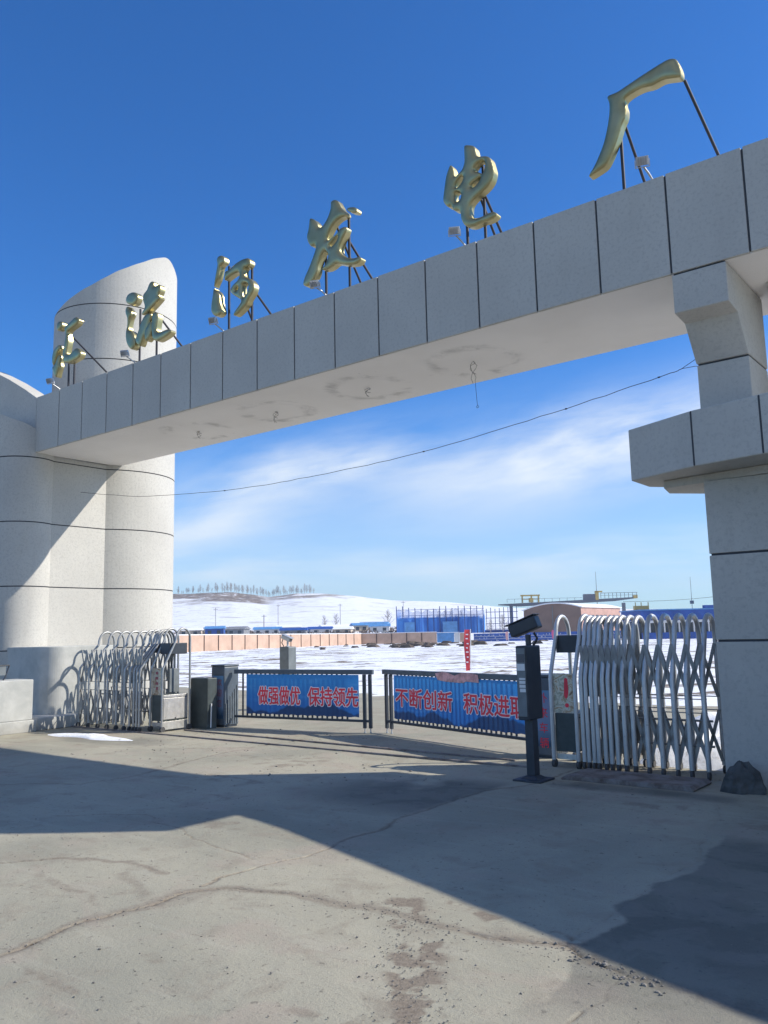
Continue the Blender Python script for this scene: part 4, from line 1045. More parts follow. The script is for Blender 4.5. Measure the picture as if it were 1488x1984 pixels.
def ip_camera(parent, c, yaw_, pitch_, L, w, h, body='darkbox'):
    T = Matrix.Translation(Vector(c)) @ Matrix.Rotation(yaw_, 4, 'Z') @ Matrix.Rotation(pitch_, 4, 'Y')
    b = MB().box(-L/2, L/2, -w/2, w/2, -h/2, h/2, 0, T).build('camera_body', body, parent, bevel=0.016)
    MB().prism([(-L/2-0.01, -w/2-0.008), (L/2+0.035, -w/2-0.008), (L/2+0.035, w/2+0.008), (-L/2-0.01, w/2+0.008)], h/2+0.004, h/2+0.014, 0, T).build('sun_shield', body, b, bevel=0.004)
    vs = MB(); vs.add([T @ Vector((L/2+0.001, y, z)) for y, z in ((-w/2+.012, -h/2+.012), (w/2-.012, -h/2+.012), (w/2-.012, h/2-.012), (-w/2+.012, h/2-.012))] + [T @ Vector((L/2+0.006, y, z)) for y, z in ((-w/2+.012, -h/2+.012), (w/2-.012, -h/2+.012), (w/2-.012, h/2-.012), (-w/2+.012, h/2-.012))], [(4, 5, 6, 7), (0, 1, 5, 4), (1, 2, 6, 5), (2, 3, 7, 6), (3, 0, 4, 7)])
    vs.build('front_glass', 'glass', b, fix=True)
    return b, T
ip_camera(k, (10.38, -0.60, 1.585), math.pi+0.10, R_(20), 0.32, 0.15, 0.135)
MB().cyl((10.41, -0.60), 0.030, 1.386, 1.50, 12).build('mount', 'darkbox', k)
MB().tube([(10.47, -0.58, 1.52), (10.50, -0.57, 1.46), (10.475, -0.57, 1.41), (10.45, -0.57, 1.386)], 0.012, 6).build('cable', 'wire', k)
p = thing('camera_pillar', 'grey square pillar with a small white camera on top, behind the first banner', 'camera pillar', (2.01, 4.25, 0))
MB().box(1.86, 2.13, 4.13, 4.37, 0.0, 1.30).build('pillar', 'greybox', p, bevel=0.02)
ip_camera(p, (1.99, 4.22, 1.475), 0.05, R_(20), 0.25, 0.10, 0.085, 'lamp')
MB().cyl((2.02, 4.22), 0.022, 1.301, 1.43, 10).box(1.99, 2.05, 4.18, 4.26, 1.301, 1.315).build('mount', 'lamp', p)
MB().tube([(1.90, 4.20, 1.46), (1.875, 4.19, 1.38), (1.93, 4.2, 1.303)], 0.010, 6).build('cable', 'wire', p)

# ------------------------------------------------------------------ low walls, plates, stones, snow
lw = thing('planter_wall', 'low cement planter wall with a striped gate shadow across its foot, at the left edge', 'low wall', (0.5, -2.8, 0))
MB().box(0.30, 0.86, -5.2, -0.80, 0.205, 0.885).build('wall_body', 'plinth', lw, bevel=0.014)
MB().box(0.22, 0.915, -5.3, -0.745, 0.0, 0.204).build('footing', 'plinth', lw, bevel=0.014)
fb = thing('metal_frame', 'small dark bent metal frame standing on top of the low planter wall', 'metal frame', (0.55, -1.24, 0.885))
MB().tube([(0.58, -1.10, 1.135), (0.58, -1.17, 0.93), (0.58, -1.20, 0.887)], 0.012, 6).tube([(0.58, -1.10, 1.135), (0.58, -1.5, 1.135)], 0.012, 6).tube([(0.58, -1.5, 1.135), (0.58, -1.47, 0.887)], 0.012, 6).build('frame_bar', 'darkbox', fb)
MB().box(0.575, 0.585, -1.47, -1.16, 0.97, 1.12).build('frame_panel', 'greybox', fb)
# track rails set in the concrete
for (a, b), lab in zip((((-0.2, -0.02), (10.1, 0.06)), ((3.2, 0.60), (9.6, 0.42))), ('long thin steel track strip in the concrete, nearest the street, between the two gates', 'thin steel track strip in the concrete nearer the banners')):
    mb = MB(); n = 24
    for i in range(n):
        p0 = Vector((a[0]+(b[0]-a[0])*i/n, a[1]+(b[1]-a[1])*i/n, 0.012)); p1 = Vector((a[0]+(b[0]-a[0])*(i+1)/n, a[1]+(b[1]-a[1])*(i+1)/n, 0.012))
        mb.bar(p0, p1, 0.035, 0.020)
    tag(mb.build('track_strip', 'rust', origin=((a[0]+b[0])/2, a[1], 0)), lab, 'track', 'steel tracks across the drive')
rp = MB().exyz([(10.62, 0.0), (11.98, 0.0), (12.0, 0.02), (11.96, 0.052), (10.68, 0.052), (10.62, 0.02)], -0.42, 0.10, 'y')
tag(rp.build('rusty_plate', 'rust', origin=(11.3, -0.2, 0), bevel=0.008, fix=True), 'low rusty steel plate lying in front of the shaded retractable gate', 'steel plate')
def lump(name, c, rx, ry, rz, material, seed, nrm=18, flat=0.6, T=None):
    mb = MB(); n, mrows = 17, 6; vs = []
    for j in range(mrows+1):
        ph = j/mrows*math.pi/2
        for i in range(n):
            a = 2*math.pi*i/n
            q = 1+0.16*math.sin(3*a+seed)+0.10*math.sin(5*a+2*seed+ph*3)+0.05*math.sin(11*a+seed*3)
            vs.append((c[0]+rx*q*math.cos(a)*math.cos(ph), c[1]+ry*q*math.sin(a)*math.cos(ph), c[2]+rz*math.sin(ph)*(1+0.10*math.sin(4*a+ph*5+seed))))
    fs = [(j*n+i, j*n+(i+1) % n, (j+1)*n+(i+1) % n, (j+1)*n+i) for j in range(mrows) for i in range(n)]
    rj = random.Random(4)
    vs = [(v[0]+rj.uniform(-1, 1)*rx*0.07, v[1]+rj.uniform(-1, 1)*ry*0.07, v[2]+rj.uniform(-1, 1)*rz*0.05) for v in vs]
    mb.add(vs, fs, 0, False)
    return mb.build(name, material, origin=c)
tag(lump('boulder', (12.36, -0.16, -0.01), 0.20, 0.13, 0.27, 'mound', 1.7), 'dark rounded boulder leaning at the foot of the pillar', 'boulder')
def drift(name, label, poly, h, seed, dirt=0.0):
    P = chaikin(poly, 2); c = P.mean(0); mb = MB(); n = len(P); rows = 6
    vs = []
    for j in range(rows):
        f = 1-j/(rows-1)*0.92
        for q in P:
            x, y = c + (q-c)*f
            z = h*(1-f**2.2)*(0.45+1.1*float(fbm(np.array([x*5.0]), np.array([y*5.0]), seed, 4)[0]))
            vs.append((x, y, z-0.012 if j == 0 else max(z, 0.004)))
    vs.append((c[0], c[1], h*0.8))
    fs = [(j*n+i, j*n+(i+1) % n, (j+1)*n+(i+1) % n, (j+1)*n+i) for j in range(rows-1) for i in range(n)]
    fs += [((rows-1)*n+i, (rows-1)*n+(i+1) % n, rows*n) for i in range(n)]
    mb.add(vs, fs, 0, True)
    return tag(mb.build(name, 'snow', origin=(c[0], c[1], 0), fix=True), label, 'snow patch', 'leftover snow patches')
drift('snow_patch', 'flat leftover snow patch on the concrete in front of the sunlit retractable gate', [(1.35, -0.95), (1.9, -1.05), (2.4, -0.86), (2.9, -0.98), (3.4, -0.82), (3.75, -0.66), (3.4, -0.60), (2.95, -0.66), (2.6, -0.42), (2.2, -0.38), (1.9, -0.6), (1.5, -0.62)], 0.035, 3)
drift('snow_patch', 'bright snow heap on the ground just behind the feet of the shaded retractable gate', [(10.8, 0.95), (11.2, 0.90), (11.7, 0.88), (12.1, 1.0), (12.6, 2.1), (11.9, 3.4), (11.2, 3.0), (10.9, 1.8)], 0.30, 5)
drift('snow_patch', 'small snow heap farther back, showing between the bars of the shaded retractable gate', [(10.2, 4.0), (10.9, 3.8), (11.4, 4.4), (11.2, 5.2), (10.5, 5.3), (10.1, 4.7)], 0.22, 6)
# ------------------------------------------------------------------ beyond the gate
def ST(lat, dist, z=0.0, rot=0.0):
    return Matrix.Translation(site(lat, dist, z)) @ Matrix.Rotation(SITE_ROT+rot, 4, 'Z')
# long orange boundary wall in bays
wl = thing('boundary_wall', 'long low orange panelled wall with dark posts, across the far side of the snow field', 'wall', site(-14, 125, -0.3))
WP = [(-44, 80, 0.05, 1.85), (-24.6, 98, -0.05, 1.72), (-4.3, 145, -0.42, 1.34), (8.5, 145, -0.42, 1.34)]
def wall_at(t):
    i = min(int(t), 2); f = t-i; a, b = WP[i], WP[i+1]
    return [a[q]*(1-f)+b[q]*f for q in range(4)]
cap = MB(); pan = MB(); posts = []
for seg, nb in ((0, 9), (1, 17), (2, 5)):
    for i in range(nb):
        A = wall_at(seg+i/nb); B = wall_at(seg+(i+1)/nb-1e-9)
        a0, a1, b0, b1 = site(A[0], A[1], A[2]-0.4), site(A[0], A[1], A[3]), site(B[0], B[1], B[2]-0.4), site(B[0], B[1], B[3])
        n = Vector((FX, FY, 0))*0.22
        pan.add([a0, b0, b1, a1, a0+n, b0+n, b1+n, a1+n], [(0, 1, 2, 3), (7, 6, 5, 4), (3, 2, 6, 7), (0, 3, 7, 4), (1, 5, 6, 2)])
        o = Vector((FX, FY, 0))*-0.08; hz = Vector((0, 0, 0.10)); z1 = Vector((0, 0, 0.004))
        cap.add([a1+o+z1, b1+o+z1, b1+n-o+z1, a1+n-o+z1, a1+o+hz, b1+o+hz, b1+n-o+hz, a1+n-o+hz], [(0, 1, 5, 4), (4, 5, 6, 7), (2, 3, 7, 6), (3, 2, 1, 0)])
        posts.append((A[0], A[1], A[2]-0.3, A[3]-0.02))
pan.build('panel', 'brickpanel', wl); cap.build('snow_coping', 'snow', wl)
for la, di, z0, z1 in posts:
    MB().box(-0.08, 0.08, -0.08, -0.004, z0, z1, 0, ST(la, di)).build('post', 'brickpost', wl)
g2 = thing('yard_gate', 'pale blue sheet-metal yard gate let into the orange wall', 'gate', site(10, 145, -0.4))
MB().box(8.55, 11.45, -0.05, 0.05, -0.5, 1.20, 0, ST(0, 145)).build('leaf', 'lightblue', g2)
MB().box(11.5, 12.4, -0.06, 0.06, -0.5, 1.18, 0, ST(0, 145)).build('side_panel', 'white', g2)
MB().box(8.5, 12.4, -0.12, 0.12, 1.21, 1.30, 0, ST(0, 145)).build('snow_cap', 'snow', g2)
w2 = thing('wall_end', 'short orange wall end right of the pale blue yard gate', 'wall', site(13, 145, -0.4))
MB().box(12.45, 14.3, -0.12, 0.12, -0.6, 1.10, 0, ST(0, 145)).build('panel', 'brickpanel', w2)
MB().box(12.45, 14.3, -0.2, 0.2, 1.105, 1.20, 0, ST(0, 145)).build('snow_coping', 'snow', w2)
hd = thing('site_hoarding', 'low bright blue hoarding with pale stripes in front of the brown building', 'hoarding', site(29, 140, -0.5))
MB().box(14.6, 44, -0.05, 0.05, -0.7, 0.95, 0, ST(0, 143)).build('sheet', 'bluesheet', hd)
st_ = MB()
for z in (0.0, 0.42): st_.box(14.6, 44, -0.07, -0.0505, z, z+0.05, 0, ST(0, 143))
random.seed(3)
for q in range(120):
    x = 15+q*0.24+random.uniform(-.05, .05); z = random.choice((-0.32, 0.12, 0.55))
    st_.box(x, x+random.uniform(.05, .13), -0.07, -0.0505, z, z+random.uniform(.06, .2), 0, ST(0, 143))
st_.build('pale_stripe', 'white', hd)
# dark spoil heaps in front of the wall
spm = MB(); random.seed(17)
for q in range(60):
    la = random.gauss(4, 9); di = random.uniform(92, 138)
    z0 = float(terrain(np.array([la]), np.array([di]))[0]); P = site(la, di, z0)
    r = random.uniform(.3, 1.1); hh = r*random.uniform(.25, .45); n = 9
    ring = [P+Vector((math.cos(6.283*j/n)*r*random.uniform(.8, 1.7), math.sin(6.283*j/n)*r*random.uniform(.6, 1.1), -.1)) for j in range(n)]
    mid_ = [P+(v-P)*0.55+Vector((0, 0, .1+hh*random.uniform(.6, .95))) for v in ring]
    spm.add(ring+mid_+[P+Vector((0, 0, hh))], [(j, (j+1) % n, (j+1) % n+n, j+n) for j in range(n)]+[(n+j, n+(j+1) % n, 2*n) for j in range(n)])
M['soil'] = simple('dark_spoil_soil', (0.12, 0.095, 0.075), 0.95, 0, 0.3, 1.5)
tag(spm.build('spoil', 'soil'), 'dark lumps of dug soil lying on the snow before the orange wall', 'spoil', kind='stuff')
# flags
def feather_flag(name, label, lat, dist, h, w, m, z0=0.0, stripes=False, wid=0.018):
    t = thing(name, label, 'flag', site(lat, dist, z0))
    T = ST(lat, dist, z0)
    MB().tube([T @ Vector((0, 0, -0.1)), T @ Vector((0.01, 0, h*0.6)), T @ Vector((0.03, 0, h))], wid, 6).build('pole', 'whitepaint', t)
    fb_ = MB(); n = 12; vs = []
    for i in range(n+1):
        f = i/n; z = h*0.99 - f*h*0.78
        xl = -w*(0.9+0.12*math.sin(f*5)) - 0.10*f*w; xr = 0.02*(1-f)-0.02 - 0.10*f*w
        for x in (xl, xr): vs.append(T @ Vector((x, 0.03*math.sin(f*7+x*9), z)))
    fs = [(2*i, 2*i+1, 2*i+3, 2*i+2) for i in range(n)]
    fb_.add(vs, fs, 0, True); c = fb_.build('cloth', m, t)
    if stripes:
        sm_ = MB()
        for i, (f, a, b) in enumerate([(0.10, .3, .7), (0.2, .35, .75), (0.32, .25, .6), (0.42, .4, .7), (0.52, .3, .75), (0.64, .3, .6), (0.76, .35, .72)]):
            z = h*0.99 - f*h*0.78
            sm_.add([T @ Vector((-w*b-.1*f*w, -0.035, z)), T @ Vector((-w*a-.1*f*w, -0.035, z)), T @ Vector((-w*a-.1*f*w, -0.035, z-0.05*h*.5)), T @ Vector((-w*b-.1*f*w, -0.035, z-0.04*h*.5))], [(0, 1, 2, 3)])
        sm_.build('pale_marking', 'redwhite', c)
feather_flag('feather_flag', 'red feather flag with pale markings planted in the snow field', 3.22, 33.0, 2.05, 0.23, 'flag', -0.45, True)
feather_flag('feather_flag', 'small pink feather flag by the hoarding, just right of the camera kiosk', 26.0, 132, 1.7, 0.45, 'pinkflag', -0.4, False, 0.04)
feather_flag('feather_flag', 'tiny pale red feather flag by the hoarding, left of the camera kiosk', 18.8, 132, 1.6, 0.40, 'grime', -0.4, False, 0.04)

# building shrouded in blue netting, and the scaffold continuing beside it
nb = thing('netted_building', 'unfinished building shrouded in blue safety netting with scaffold poles sticking out on top', 'building', site(12, 200, 1))
random.seed(5)
net = MB(); n = 44
def netface(p0, p1):
    vs = []
    for i in range(n+1):
        f = i/n; x = p0[0]*(1-f)+p1[0]*f; y = p0[1]*(1-f)+p1[1]*f
        ztop = 6.3 + 0.30*math.sin(i*1.3)+0.25*random.random() - (0.25 if (i//7) % 2 else 0)
        for z in (-0.8, 2.5, ztop): vs.append(ST(0, 200) @ Vector((x, y+0.12*math.sin(i*0.9), z)))
    net.add(vs, [(3*i+j, 3*i+3+j, 3*i+4+j, 3*i+1+j) for i in range(n) for j in range(2)])
netface((2.4, 0), (22.8, 1.0)); netface((22.8, 1.0), (24.5, 11)); netface((2.4, 0), (3.8, 12))
net.build('safety_net', 'net', nb)
MB().box(3.4, 22.0, 1.6, 10, -0.8, 4.7, 0, ST(0, 200)).build('inner_wall', 'bluesheet', nb)
for x0, x1 in ((4.2, 6.6), (13.2, 16.6)):
    MB().box(x0, x1, -0.35, -0.2, -0.5, 3.7, 0, ST(0, 200)).build('sheet_door', 'lightblue', nb)
for i in range(15):
    x = 2.4+i*1.46; h = 6.8+random.uniform(-.3, .7)
    MB().box(x-0.09, x+0.09, 0.25, 0.42, -0.8, h, 0, ST(0, 200)).build('scaffold_pole', 'scaff', nb)
sr = MB()
for z in (5.2, 6.55): sr.box(2.4, 23, 0.43, 0.53, z, z+0.09, 0, ST(0, 200))
sr.build('scaffold_rail', 'scaff', nb)
sc = thing('scaffold', 'open blue scaffold frame between the netted building and the brown building', 'scaffold', site(27, 200, 1))
for i in range(8):
    x = 23.6+i*1.02
    MB().box(x-0.07, x+0.07, 0, 0.14, -0.8, 6.4+random.uniform(-.2, .5), 0, ST(0, 200)).build('pole', 'scaff', sc)
for z in (1.6, 2.9, 4.2, 5.6):
    MB().box(23.4, 31, 0.15, 0.27, z, z+0.13, 0, ST(0, 200)).build('ledger', 'scaff', sc)
MB().box(23.4, 31, 0.4, 3.0, -0.8, 1.5, 0, ST(0, 200)).build('base_sheet', 'bluesheet', sc)

# brown barrel-roofed building
bb = thing('barrel_roof_building', 'dusky brown building with a shallow arched roof edged in snow', 'building', site(36, 172, 0))
T0 = ST(0, 170)
Wd = [T0 @ Vector((x, y, 0)) for x, y in ((28.0, 3.0), (39.0, 0.0), (51.5, 17.0), (40.5, 20.0))]
def lift(p, z): return Vector((p.x, p.y, z))
bbm = MB()
ar = []
for i in range(15):
    f = i/14; p = Wd[0].lerp(Wd[1], f); q = Wd[3].lerp(Wd[2], f)
    z = 4.75 + 1.72*math.sin(math.pi*min(1, 0.06+f*0.80))**0.8
    ar.append((lift(p, z), lift(q, z)))
gabl = [lift(Wd[0], -0.8), lift(Wd[1], -0.8)] + [a for a, _ in ar][::-1]
bbm.add(gabl, [list(range(len(gabl)))])
gab2 = [lift(Wd[3], -0.8), lift(Wd[2], -0.8)] + [b for _, b in ar][::-1]
bbm.add(gab2, [list(range(len(gab2)))[::-1]])
bbm.add([lift(Wd[0], -0.8), lift(Wd[3], -0.8), ar[0][1], ar[0][0]], [(0, 1, 2, 3)])
bbm.build('wall', 'brownwall', bb)
MB().add([lift(Wd[1], -0.8), lift(Wd[2], -0.8), ar[-1][1], ar[-1][0]], [(0, 1, 2, 3)]).build('side_wall', 'sunlitwall', bb)
rf = MB()
up_ = Vector((0, 0, 0.22)); out = (Wd[0]-Wd[3]).normalized()*0.25; sid = (Wd[1]-Wd[0]).normalized()*0.3
pr = [(a+out, b-out) for a, b in ar]
pr = [(pr[0][0]-sid, pr[0][1]-sid)] + pr + [(pr[-1][0]+sid, pr[-1][1]+sid)]
vs = []
for a, b in pr: vs += [a+Vector((0, 0, .01)), b+Vector((0, 0, .01)), a+up_, b+up_]
m_ = len(pr)
fs = []
for i in range(m_-1):
    o = 4*i; q = o+4
    fs += [(o, q, q+2, o+2), (o+2, q+2, q+3, o+3), (o+3, q+3, q+1, o+1), (o+1, q+1, q, o)]
fs += [(0, 2, 3, 1), (4*(m_-1), 4*(m_-1)+1, 4*(m_-1)+3, 4*(m_-1)+2)]
rf.add(vs, fs); rf.build('roof', 'snow', bb, fix=True)
dv = (Wd[2]-Wd[1]); nrm_ = Vector((dv.y, -dv.x, 0)).normalized()
for i in range(9):
    c = Wd[1] + dv*((i+0.55)/9.3); u_ = dv.normalized()
    vs = [lift(c + u_*a + nrm_*d_, z) for d_ in (0.02, 0.08) for a, z in ((-.55, 3.05), (.55, 3.05), (.55, 4.1), (-.55, 4.1))]
    w_ = MB().add(vs, [(3, 2, 1, 0), (4, 5, 6, 7), (0, 1, 5, 4), (1, 2, 6, 5), (2, 3, 7, 6), (3, 0, 4, 7)]).build('window', 'window', bb, fix=True)
pb = Wd[0].lerp(Wd[1], 0.50)
MB().tube([lift(pb, -0.5)+nrm_*0-Vector((FX, FY, 0))*0.3, lift(pb, 6.1)-Vector((FX, FY, 0))*0.3], 0.09, 6).build('downpipe', 'greybox', bb)

# overhead crane on its track behind
cr = thing('gantry_crane', 'slate grey gantry crane girder with yellow frames and handrails above the brown building', 'crane', site(43, 205, 0))
T1 = ST(0, 203, 0.75)
def girder(x0, x1, za, zb, d0, d1, nm, m):
    vs = [T1 @ Vector(v) for v in ((x0, d0, za+0.42), (x0+5, d0, za), (x1-5, d0, zb), (x1, d0, zb+0.55), (x1, d0, zb+0.85), (x0, d0, za+0.62))]
    vs += [v + Vector((FX, FY, 0))*d1 for v in vs]
    MB().add(vs, [tuple(range(6)), tuple(range(11, 5, -1))] + [(i, (i+1) % 6, (i+1) % 6+6, i+6) for i in range(6)]).build(nm, m, cr, fix=True)
girder(27.0, 60.0, 6.15, 6.95, 0, 1.4, 'main_girder', 'crane')
yl = MB()
for x in (32.7, 34.9, 36.6): yl.box(x-0.16, x+0.16, 0, 0.5, 7.0, 8.75, 0, T1)
yl.box(32.3, 36.9, 0, 0.5, 8.55, 8.9, 0, T1).box(32.6, 36.7, 0.05, 0.45, 7.75, 7.95, 0, T1).box(34.3, 35.3, -.1, .8, 7.1, 8.1, 0, T1)
yl.build('yellow_hoist_frame', 'yellow', cr)
MB().box(47.5, 50.2, 0, 1.3, 7.4, 8.75, 0, T1).build('winch_cabin', 'crane', cr)
MB().box(50.2, 51.0, -0.1, 0.6, 7.3, 9.35, 0, T1).box(50.2, 51.9, -0.1, 0.6, 9.1, 9.45, 0, T1).build('yellow_winch_frame', 'yellow', cr)
MB().box(59.3, 60.3, -0.1, 0.9, 7.5, 8.25, 0, T1).build('yellow_end_stop', 'yellow', cr)
hr = MB()
for x in np.arange(51.5, 60.4, 0.95): hr.box(x-0.045, x+0.045, -0.1, -0.01, 7.6, 8.95, 0, T1)
hr.box(51.4, 60.3, -0.1, 0.0, 8.86, 8.96, 0, T1).box(51.4, 60.3, -0.1, 0.0, 8.3, 8.36, 0, T1)
hr.box(29, 47, -0.1, 0.0, 7.9, 7.96, 0, T1)
for x in np.arange(29, 47, 1.8): hr.box(x-0.035, x+0.035, -0.1, -0.01, 7.1, 7.95, 0, T1)
hr.build('handrail', 'crane', cr)
for x in (30.0, 57.0): MB().box(x-0.35, x+0.35, 0.2, 1.0, -0.8, 6.5, 0, T1).build('leg', 'crane', cr)
def mast(label, lat, dist, z0, z1, r, top=None):
    mb = MB().tube([site(lat, dist, z0), site(lat, dist, z0+(z1-z0)*.4), site(lat, dist, z1)], [r, r*.8, r*.45], 6)
    if top: mb.box(-0.25, 0.25, -.2, .2, top, top+0.5, 0, ST(lat, dist))
    tag(mb.build('mast', 'crane', origin=site(lat, dist, z0)), label, 'mast')
mast('thin mast rising above the winch cabin of the crane', 51.3, 206, 6, 15.0, 0.10)
mast('thin pole with a dark box halfway up, above the blue roofs at the right', 47.6, 132, 0, 9.0, 0.06, 4.85)

# long blue shed at the right
sh = thing('blue_shed', 'long blue sheet-metal shed with a dark open front, behind the shaded retractable gate', 'shed', site(45, 120, 0))
T2 = ST(0, 121)
MB().box(36.2, 60, 0, 10, 2.35, 3.75, 0, T2).build('upper_wall', 'bluesheet', sh)
MB().prism([(36.0, -0.3), (60.2, -0.3), (60.2, 10.3), (36.0, 10.3)], 3.755, 3.92, 0, T2).build('roof', 'lightblue', sh)
MB().box(36.2, 60, -0.2, 0.05, 1.98, 2.34, 0, T2).build('lintel', 'white', sh)
MB().box(36.4, 59.8, 1.6, 9.8, -0.9, 2.3, 0, T2).build('dark_interior', 'window', sh)
MB().box(36.2, 60, -0.1, 0.1, -0.9, 0.62, 0, T2).build('lower_sheet', 'bluesheet', sh)
for x in (37.4, 39.5, 41.6, 43.7, 45.8, 47.9): MB().box(x-.09, x+.09, -.05, .13, .63, 1.97, 0, T2).build('post', 'white', sh)
MB().box(45.3, 46.8, -0.4, 0.6, 3.93, 4.35, 0, T2).build('roof_box', 'bluesheet', sh)
yf_ = MB().box(39.0, 41.2, 12, 13, 3.0, 4.75, 0, ST(0, 121))
for x in (39.1, 40.0, 41.1): yf_.box(x-.06, x+.06, 12.0, 12.1, 4.75, 5.3, 0, ST(0, 121))
tag(yf_.build('hoist', 'yellow', origin=site(40, 133.5, 3)), 'small yellow hoist poking above the roof of the blue shed', 'hoist')
# power line at the far right
pl2 = MB(); a, b = site(33, 118, 5.0), site(52, 112, 6.3)
pl2.tube([a.lerp(b, i/12) - Vector((0, 0, 0.5*math.sin(math.pi*i/12))) for i in range(13)], 0.022, 4)
tag(pl2.build('power_line', 'wire', origin=a), 'thin power line rising to the right above the blue shed', 'cable')

M['scrub'] = simple('brown_scrub', (0.17, 0.13, 0.105), 0.9, 0, 0.3)
# houses strung along the foot of the hill
def house(label, lat, dist, w, d, h, roofm, wallm, rot=0.0, gab=0.7):
    rot = 0.35*math.sin(lat*1.7); h = h*0.85
    z0 = float(terrain(np.array([lat]), np.array([dist]))[0]) - 0.3
    T = ST(lat, dist, z0, rot)
    t = thing('village_house', label, 'house', site(lat, dist, z0), 'houses along the foot of the hill')
    MB().box(-w/2, w/2, 0, d, 0, h, 0, T).build('wall', wallm, t)
    vs = [T @ Vector(v) for v in ((-w/2-.3, -.35, h+.01), (w/2+.3, -.35, h+.01), (w/2+.3, d+.35, h+.01), (-w/2-.3, d+.35, h+.01), (-w/2-.3, d/2, h+gab), (w/2+.3, d/2, h+gab))]
    MB().add(vs, [(0, 1, 5, 4), (2, 3, 4, 5), (0, 4, 3), (1, 2, 5), (3, 2, 1, 0)]).build('roof', roofm, t)
    for q in range(max(2, int(w/2.2))):
        x = -w/2 + (q+0.5)*w/max(2, int(w/2.2))
        MB().box(x-.45, x+.45, -0.06, -0.005, h*.35, h*.8, 0, T).build('window', 'window', t)
HS = [(-58, 214, 5, 4, 2.3, 'bluesheet', 'bluesheet', 'blue-walled village house next to the round tower'),
      (-51.5, 222, 6, 5, 2.0, 'snow', 'cream', 'cream village house under a snowy roof, second from the round tower'),
      (-44.2, 218, 4.6, 5, 2.5, 'lightblue', 'bluesheet', 'small bright blue village house, third from the round tower'),
      (-38.4, 216, 4.5, 4, 2.3, 'greyroof', 'greyroof', 'squat grey village house beside a dark pole'),
      (-31.5, 224, 7, 5, 1.7, 'lightblue', 'white', 'white village house with a pale blue roof, left of the long blue row'),
      (-24.0, 218, 6.6, 4, 1.5, 'bluesheet', 'greyroof', 'grey village house with a deep blue roof in the middle of the village'),
      (-17.0, 222, 6.0, 5, 1.5, 'bluesheet', 'white', 'low white village house with a deep blue roof, behind the white camera'),
      (-11.3, 216, 4.4, 4, 1.6, 'snow', 'cream', 'cream village house with snow on its roof, right of the white camera'),
      (-6.8, 226, 3.8, 4, 2.2, 'lightblue', 'cream', 'cream village house with a pale blue roof in the right half of the village'),
      (-1.8, 220, 5.0, 4, 2.0, 'lightblue', 'white', 'white village house with a pale blue roof nearest the netted building'),
      (-28.0, 244, 7, 5, 1.9, 'snow', 'white', 'farther white village house with a snowy roof, left of centre'),
      (-14.0, 246, 9, 5, 1.6, 'snow', 'greyroof', 'farther grey village house under snow, in the middle'),
      (-4.0, 246, 8, 5, 2.2, 'lightblue', 'white', 'farther long village house with a pale blue roof, at the right'),
      (-50.0, 246, 9, 5, 1.6, 'greyroof', 'cream', 'farther cream village house with a grey roof, at the left')]
for la, di, w_, d_, h_, rm, wm, lab in HS: house(lab, la, di, w_, d_, h_, rm, wm)
PO = [(-52.7, 262, 7.6, 0.09, 'leftmost slim utility pole standing on the snowy hillside'), (-33.4, 262, 8.2, 0.09, 'slim utility pole on the snowy hillside, second from the left'), (-14.2, 262, 8.0, 0.09, 'slim utility pole on the snowy hillside, third from the left'), (5.3, 262, 8.4, 0.09, 'slim utility pole above the left end of the netted building'), (-34.6, 240, 5.0, 0.14, 'dark stout pole standing among the village houses')]
for la, di, h_, r, lab in PO:
    z0 = float(terrain(np.array([la]), np.array([di]))[0])
    mb = MB().tube([site(la, di, z0-.3), site(la, di, z0+h_)], r, 6)
    mb.box(-0.7, 0.7, -.06, .06, z0+h_-0.5, z0+h_-0.38, 0, ST(la, di))
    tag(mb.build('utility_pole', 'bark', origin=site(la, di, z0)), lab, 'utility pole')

scm = MB(); random.seed(9)
for q in range(700):
    la = random.uniform(-62, 3); di = random.uniform(204, 262)
    z0 = float(terrain(np.array([la]), np.array([di]))[0])
    P = site(la, di, z0)
    for k_ in range(4):
        a = random.uniform(0, 6.28); r = random.uniform(.2, .9); hh = random.uniform(.15, .75)
        scm.tube([P+Vector((math.cos(a)*r, math.sin(a)*r, -.1)), P+Vector((math.cos(a)*r*1.6, math.sin(a)*r*1.6, hh))], [0.16, 0.05], 3, 0, False)
tag(scm.build('scrub', 'scrub'), 'low brown scrub and clutter around the village houses', 'scrub', kind='stuff')

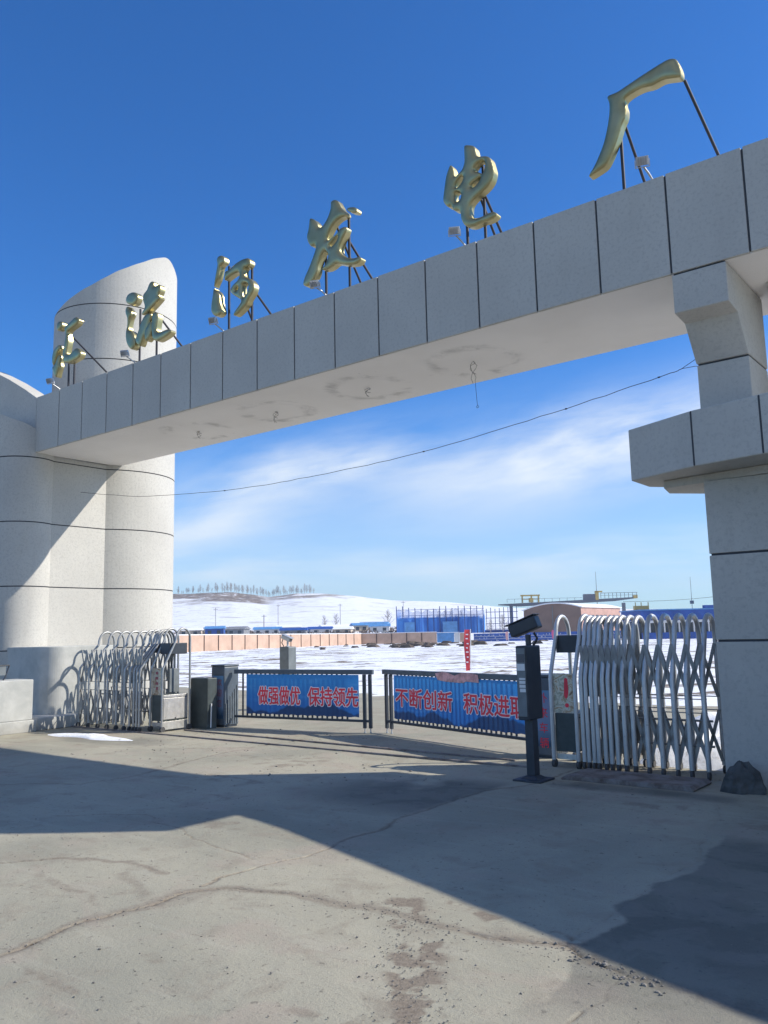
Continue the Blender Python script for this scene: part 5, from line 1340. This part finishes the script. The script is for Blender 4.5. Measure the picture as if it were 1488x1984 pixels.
# bare trees
def bare_tree(h, seed, thick):
    rnd = random.Random(seed); mb = MB()
    top = Vector((rnd.uniform(-.3, .3), rnd.uniform(-.3, .3), h))
    mb.tube([(0, 0, -0.3), top*0.5+Vector((rnd.uniform(-.2, .2), rnd.uniform(-.2, .2), 0)), top], [thick*1.8, thick*1.2, thick*0.6], 4, 0, False)
    n = 30
    for i in range(n):
        f = 0.16+0.8*i/n+rnd.uniform(-.02, .02); a = i*2.4+rnd.uniform(-.5, .5)
        L = h*(0.34*(1-f)**0.7+0.07)*rnd.uniform(0.7, 1.15); tilt = rnd.uniform(0.35, 0.75)
        d = Vector((math.cos(a)*math.sin(tilt), math.sin(a)*math.sin(tilt), math.cos(tilt)))
        p = top*f; q = p+d*L
        mb.tube([p, (p+q)/2+Vector((rnd.uniform(-1, 1), rnd.uniform(-1, 1), 0.3))*L*0.06, q], [thick*0.9, thick*0.7, thick*0.4], 3, 0, False)
        for k_ in range(5):
            g = rnd.uniform(0.25, 0.95); s_ = p.lerp(q, g); b_ = a+rnd.uniform(-1.3, 1.3); t2 = rnd.uniform(0.15, 0.8)
            e = s_+Vector((math.cos(b_)*math.sin(t2), math.sin(b_)*math.sin(t2), math.cos(t2)))*L*rnd.uniform(0.25, 0.55)
            mb.tube([s_, e], [thick*0.55, thick*0.3], 3, 0, False)
    return mb
TREES = [bare_tree(8.0, s, 0.055) for s in range(6)]
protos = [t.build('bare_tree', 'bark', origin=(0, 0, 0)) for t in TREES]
random.seed(21)
used = [False]*6
def plant(i, lat, dist, sc_, label, group):
    z = float(terrain(np.array([lat]), np.array([dist]))[0])
    o = protos[i]
    if used[i]: o = protos[i].copy(); COL.objects.link(o)
    used[i] = True
    o.location = site(lat, dist, z); o.rotation_euler = (0, 0, random.uniform(0, 6.28)); o.scale = (sc_[0], sc_[0], sc_[1])
    tag(o, label, 'tree', group)
x = -182.0
while x < -60:
    gap = random.uniform(0.9, 2.4) if random.random() < .93 else random.uniform(3, 5)
    d_ = random.uniform(696, 712)
    s_ = random.uniform(0.5, 1.12)*(0.75 if x < -150 else 1.0)
    plant(random.randrange(6), x, d_, (s_*1.1, s_*1.06), 'bare leafless tree in the row along the crest of the snowy hill', 'bare trees on the hill crest')
    x += gap
for la, lab in ((20.0, 'leftmost bare tree above the middle of the netted building'), (22.2, 'tall bare tree above the netted building, second from the left'), (24.6, 'bare tree above the netted building, third from the left'), (28.6, 'dense bare tree standing a little apart to the right above the netted building'), (37.0, 'small lone bare tree above the open scaffold')):
    s_ = 0.62 if la < 36 else 0.4
    plant(random.randrange(6), la, 322, (s_*1.05, s_*1.15), lab, 'bare trees behind the netted building')
for la, di, s_, lab in ((-19.0, 262, 0.55, 'bare shrub-like tree on the snowy slope behind the village, left of a pair'), (-15.6, 262, 0.60, 'bare shrub-like tree on the snowy slope behind the village, right of a pair'), (0.5, 250, 0.72, 'bare tree just left of the netted building'), (25.4, 186, 0.55, 'brown bushy bare tree in front of the open scaffold'), (22.9, 188, 0.42, 'low brown bushy tree in front of the right end of the netting')):
    plant(random.randrange(6), la, di, (s_*1.3, s_), lab, 'bare trees around the village')
for i in range(16):
    plant(random.randrange(6), 104+i*3.6+random.uniform(-1, 1), 310, (0.35, 0.30+0.25*random.random()), 'far bare tree on the skyline above the blue shed', 'bare trees above the blue shed')
scene.render.engine = 'CYCLES'
scene.cycles.max_bounces = 8
# ------------------------------------------------------------------ winter haze over the whole place
hz = MB().box(-900, 900, -130, 1150, -3.0, 62.0, 0, ST(0, 0))
ho = hz.build('haze', 'hazeair', None, fix=True) if False else None
hm = bpy.data.materials.new('haze_air'); hm.use_nodes = True
hn = NT(hm.node_tree); hn.n.clear()
pv = hn.node('ShaderNodeVolumePrincipled', {'Color': (0.82, 0.89, 1.0, 1), 'Density': 0.00032, 'Anisotropy': 0.2})
hn.node('ShaderNodeOutputMaterial', {'Volume': pv.outputs[0]})
ho = hz.build('haze', [hm], None, fix=True)
tag(ho, 'thin pale winter haze filling the air over the snow field', 'haze', kind='stuff')
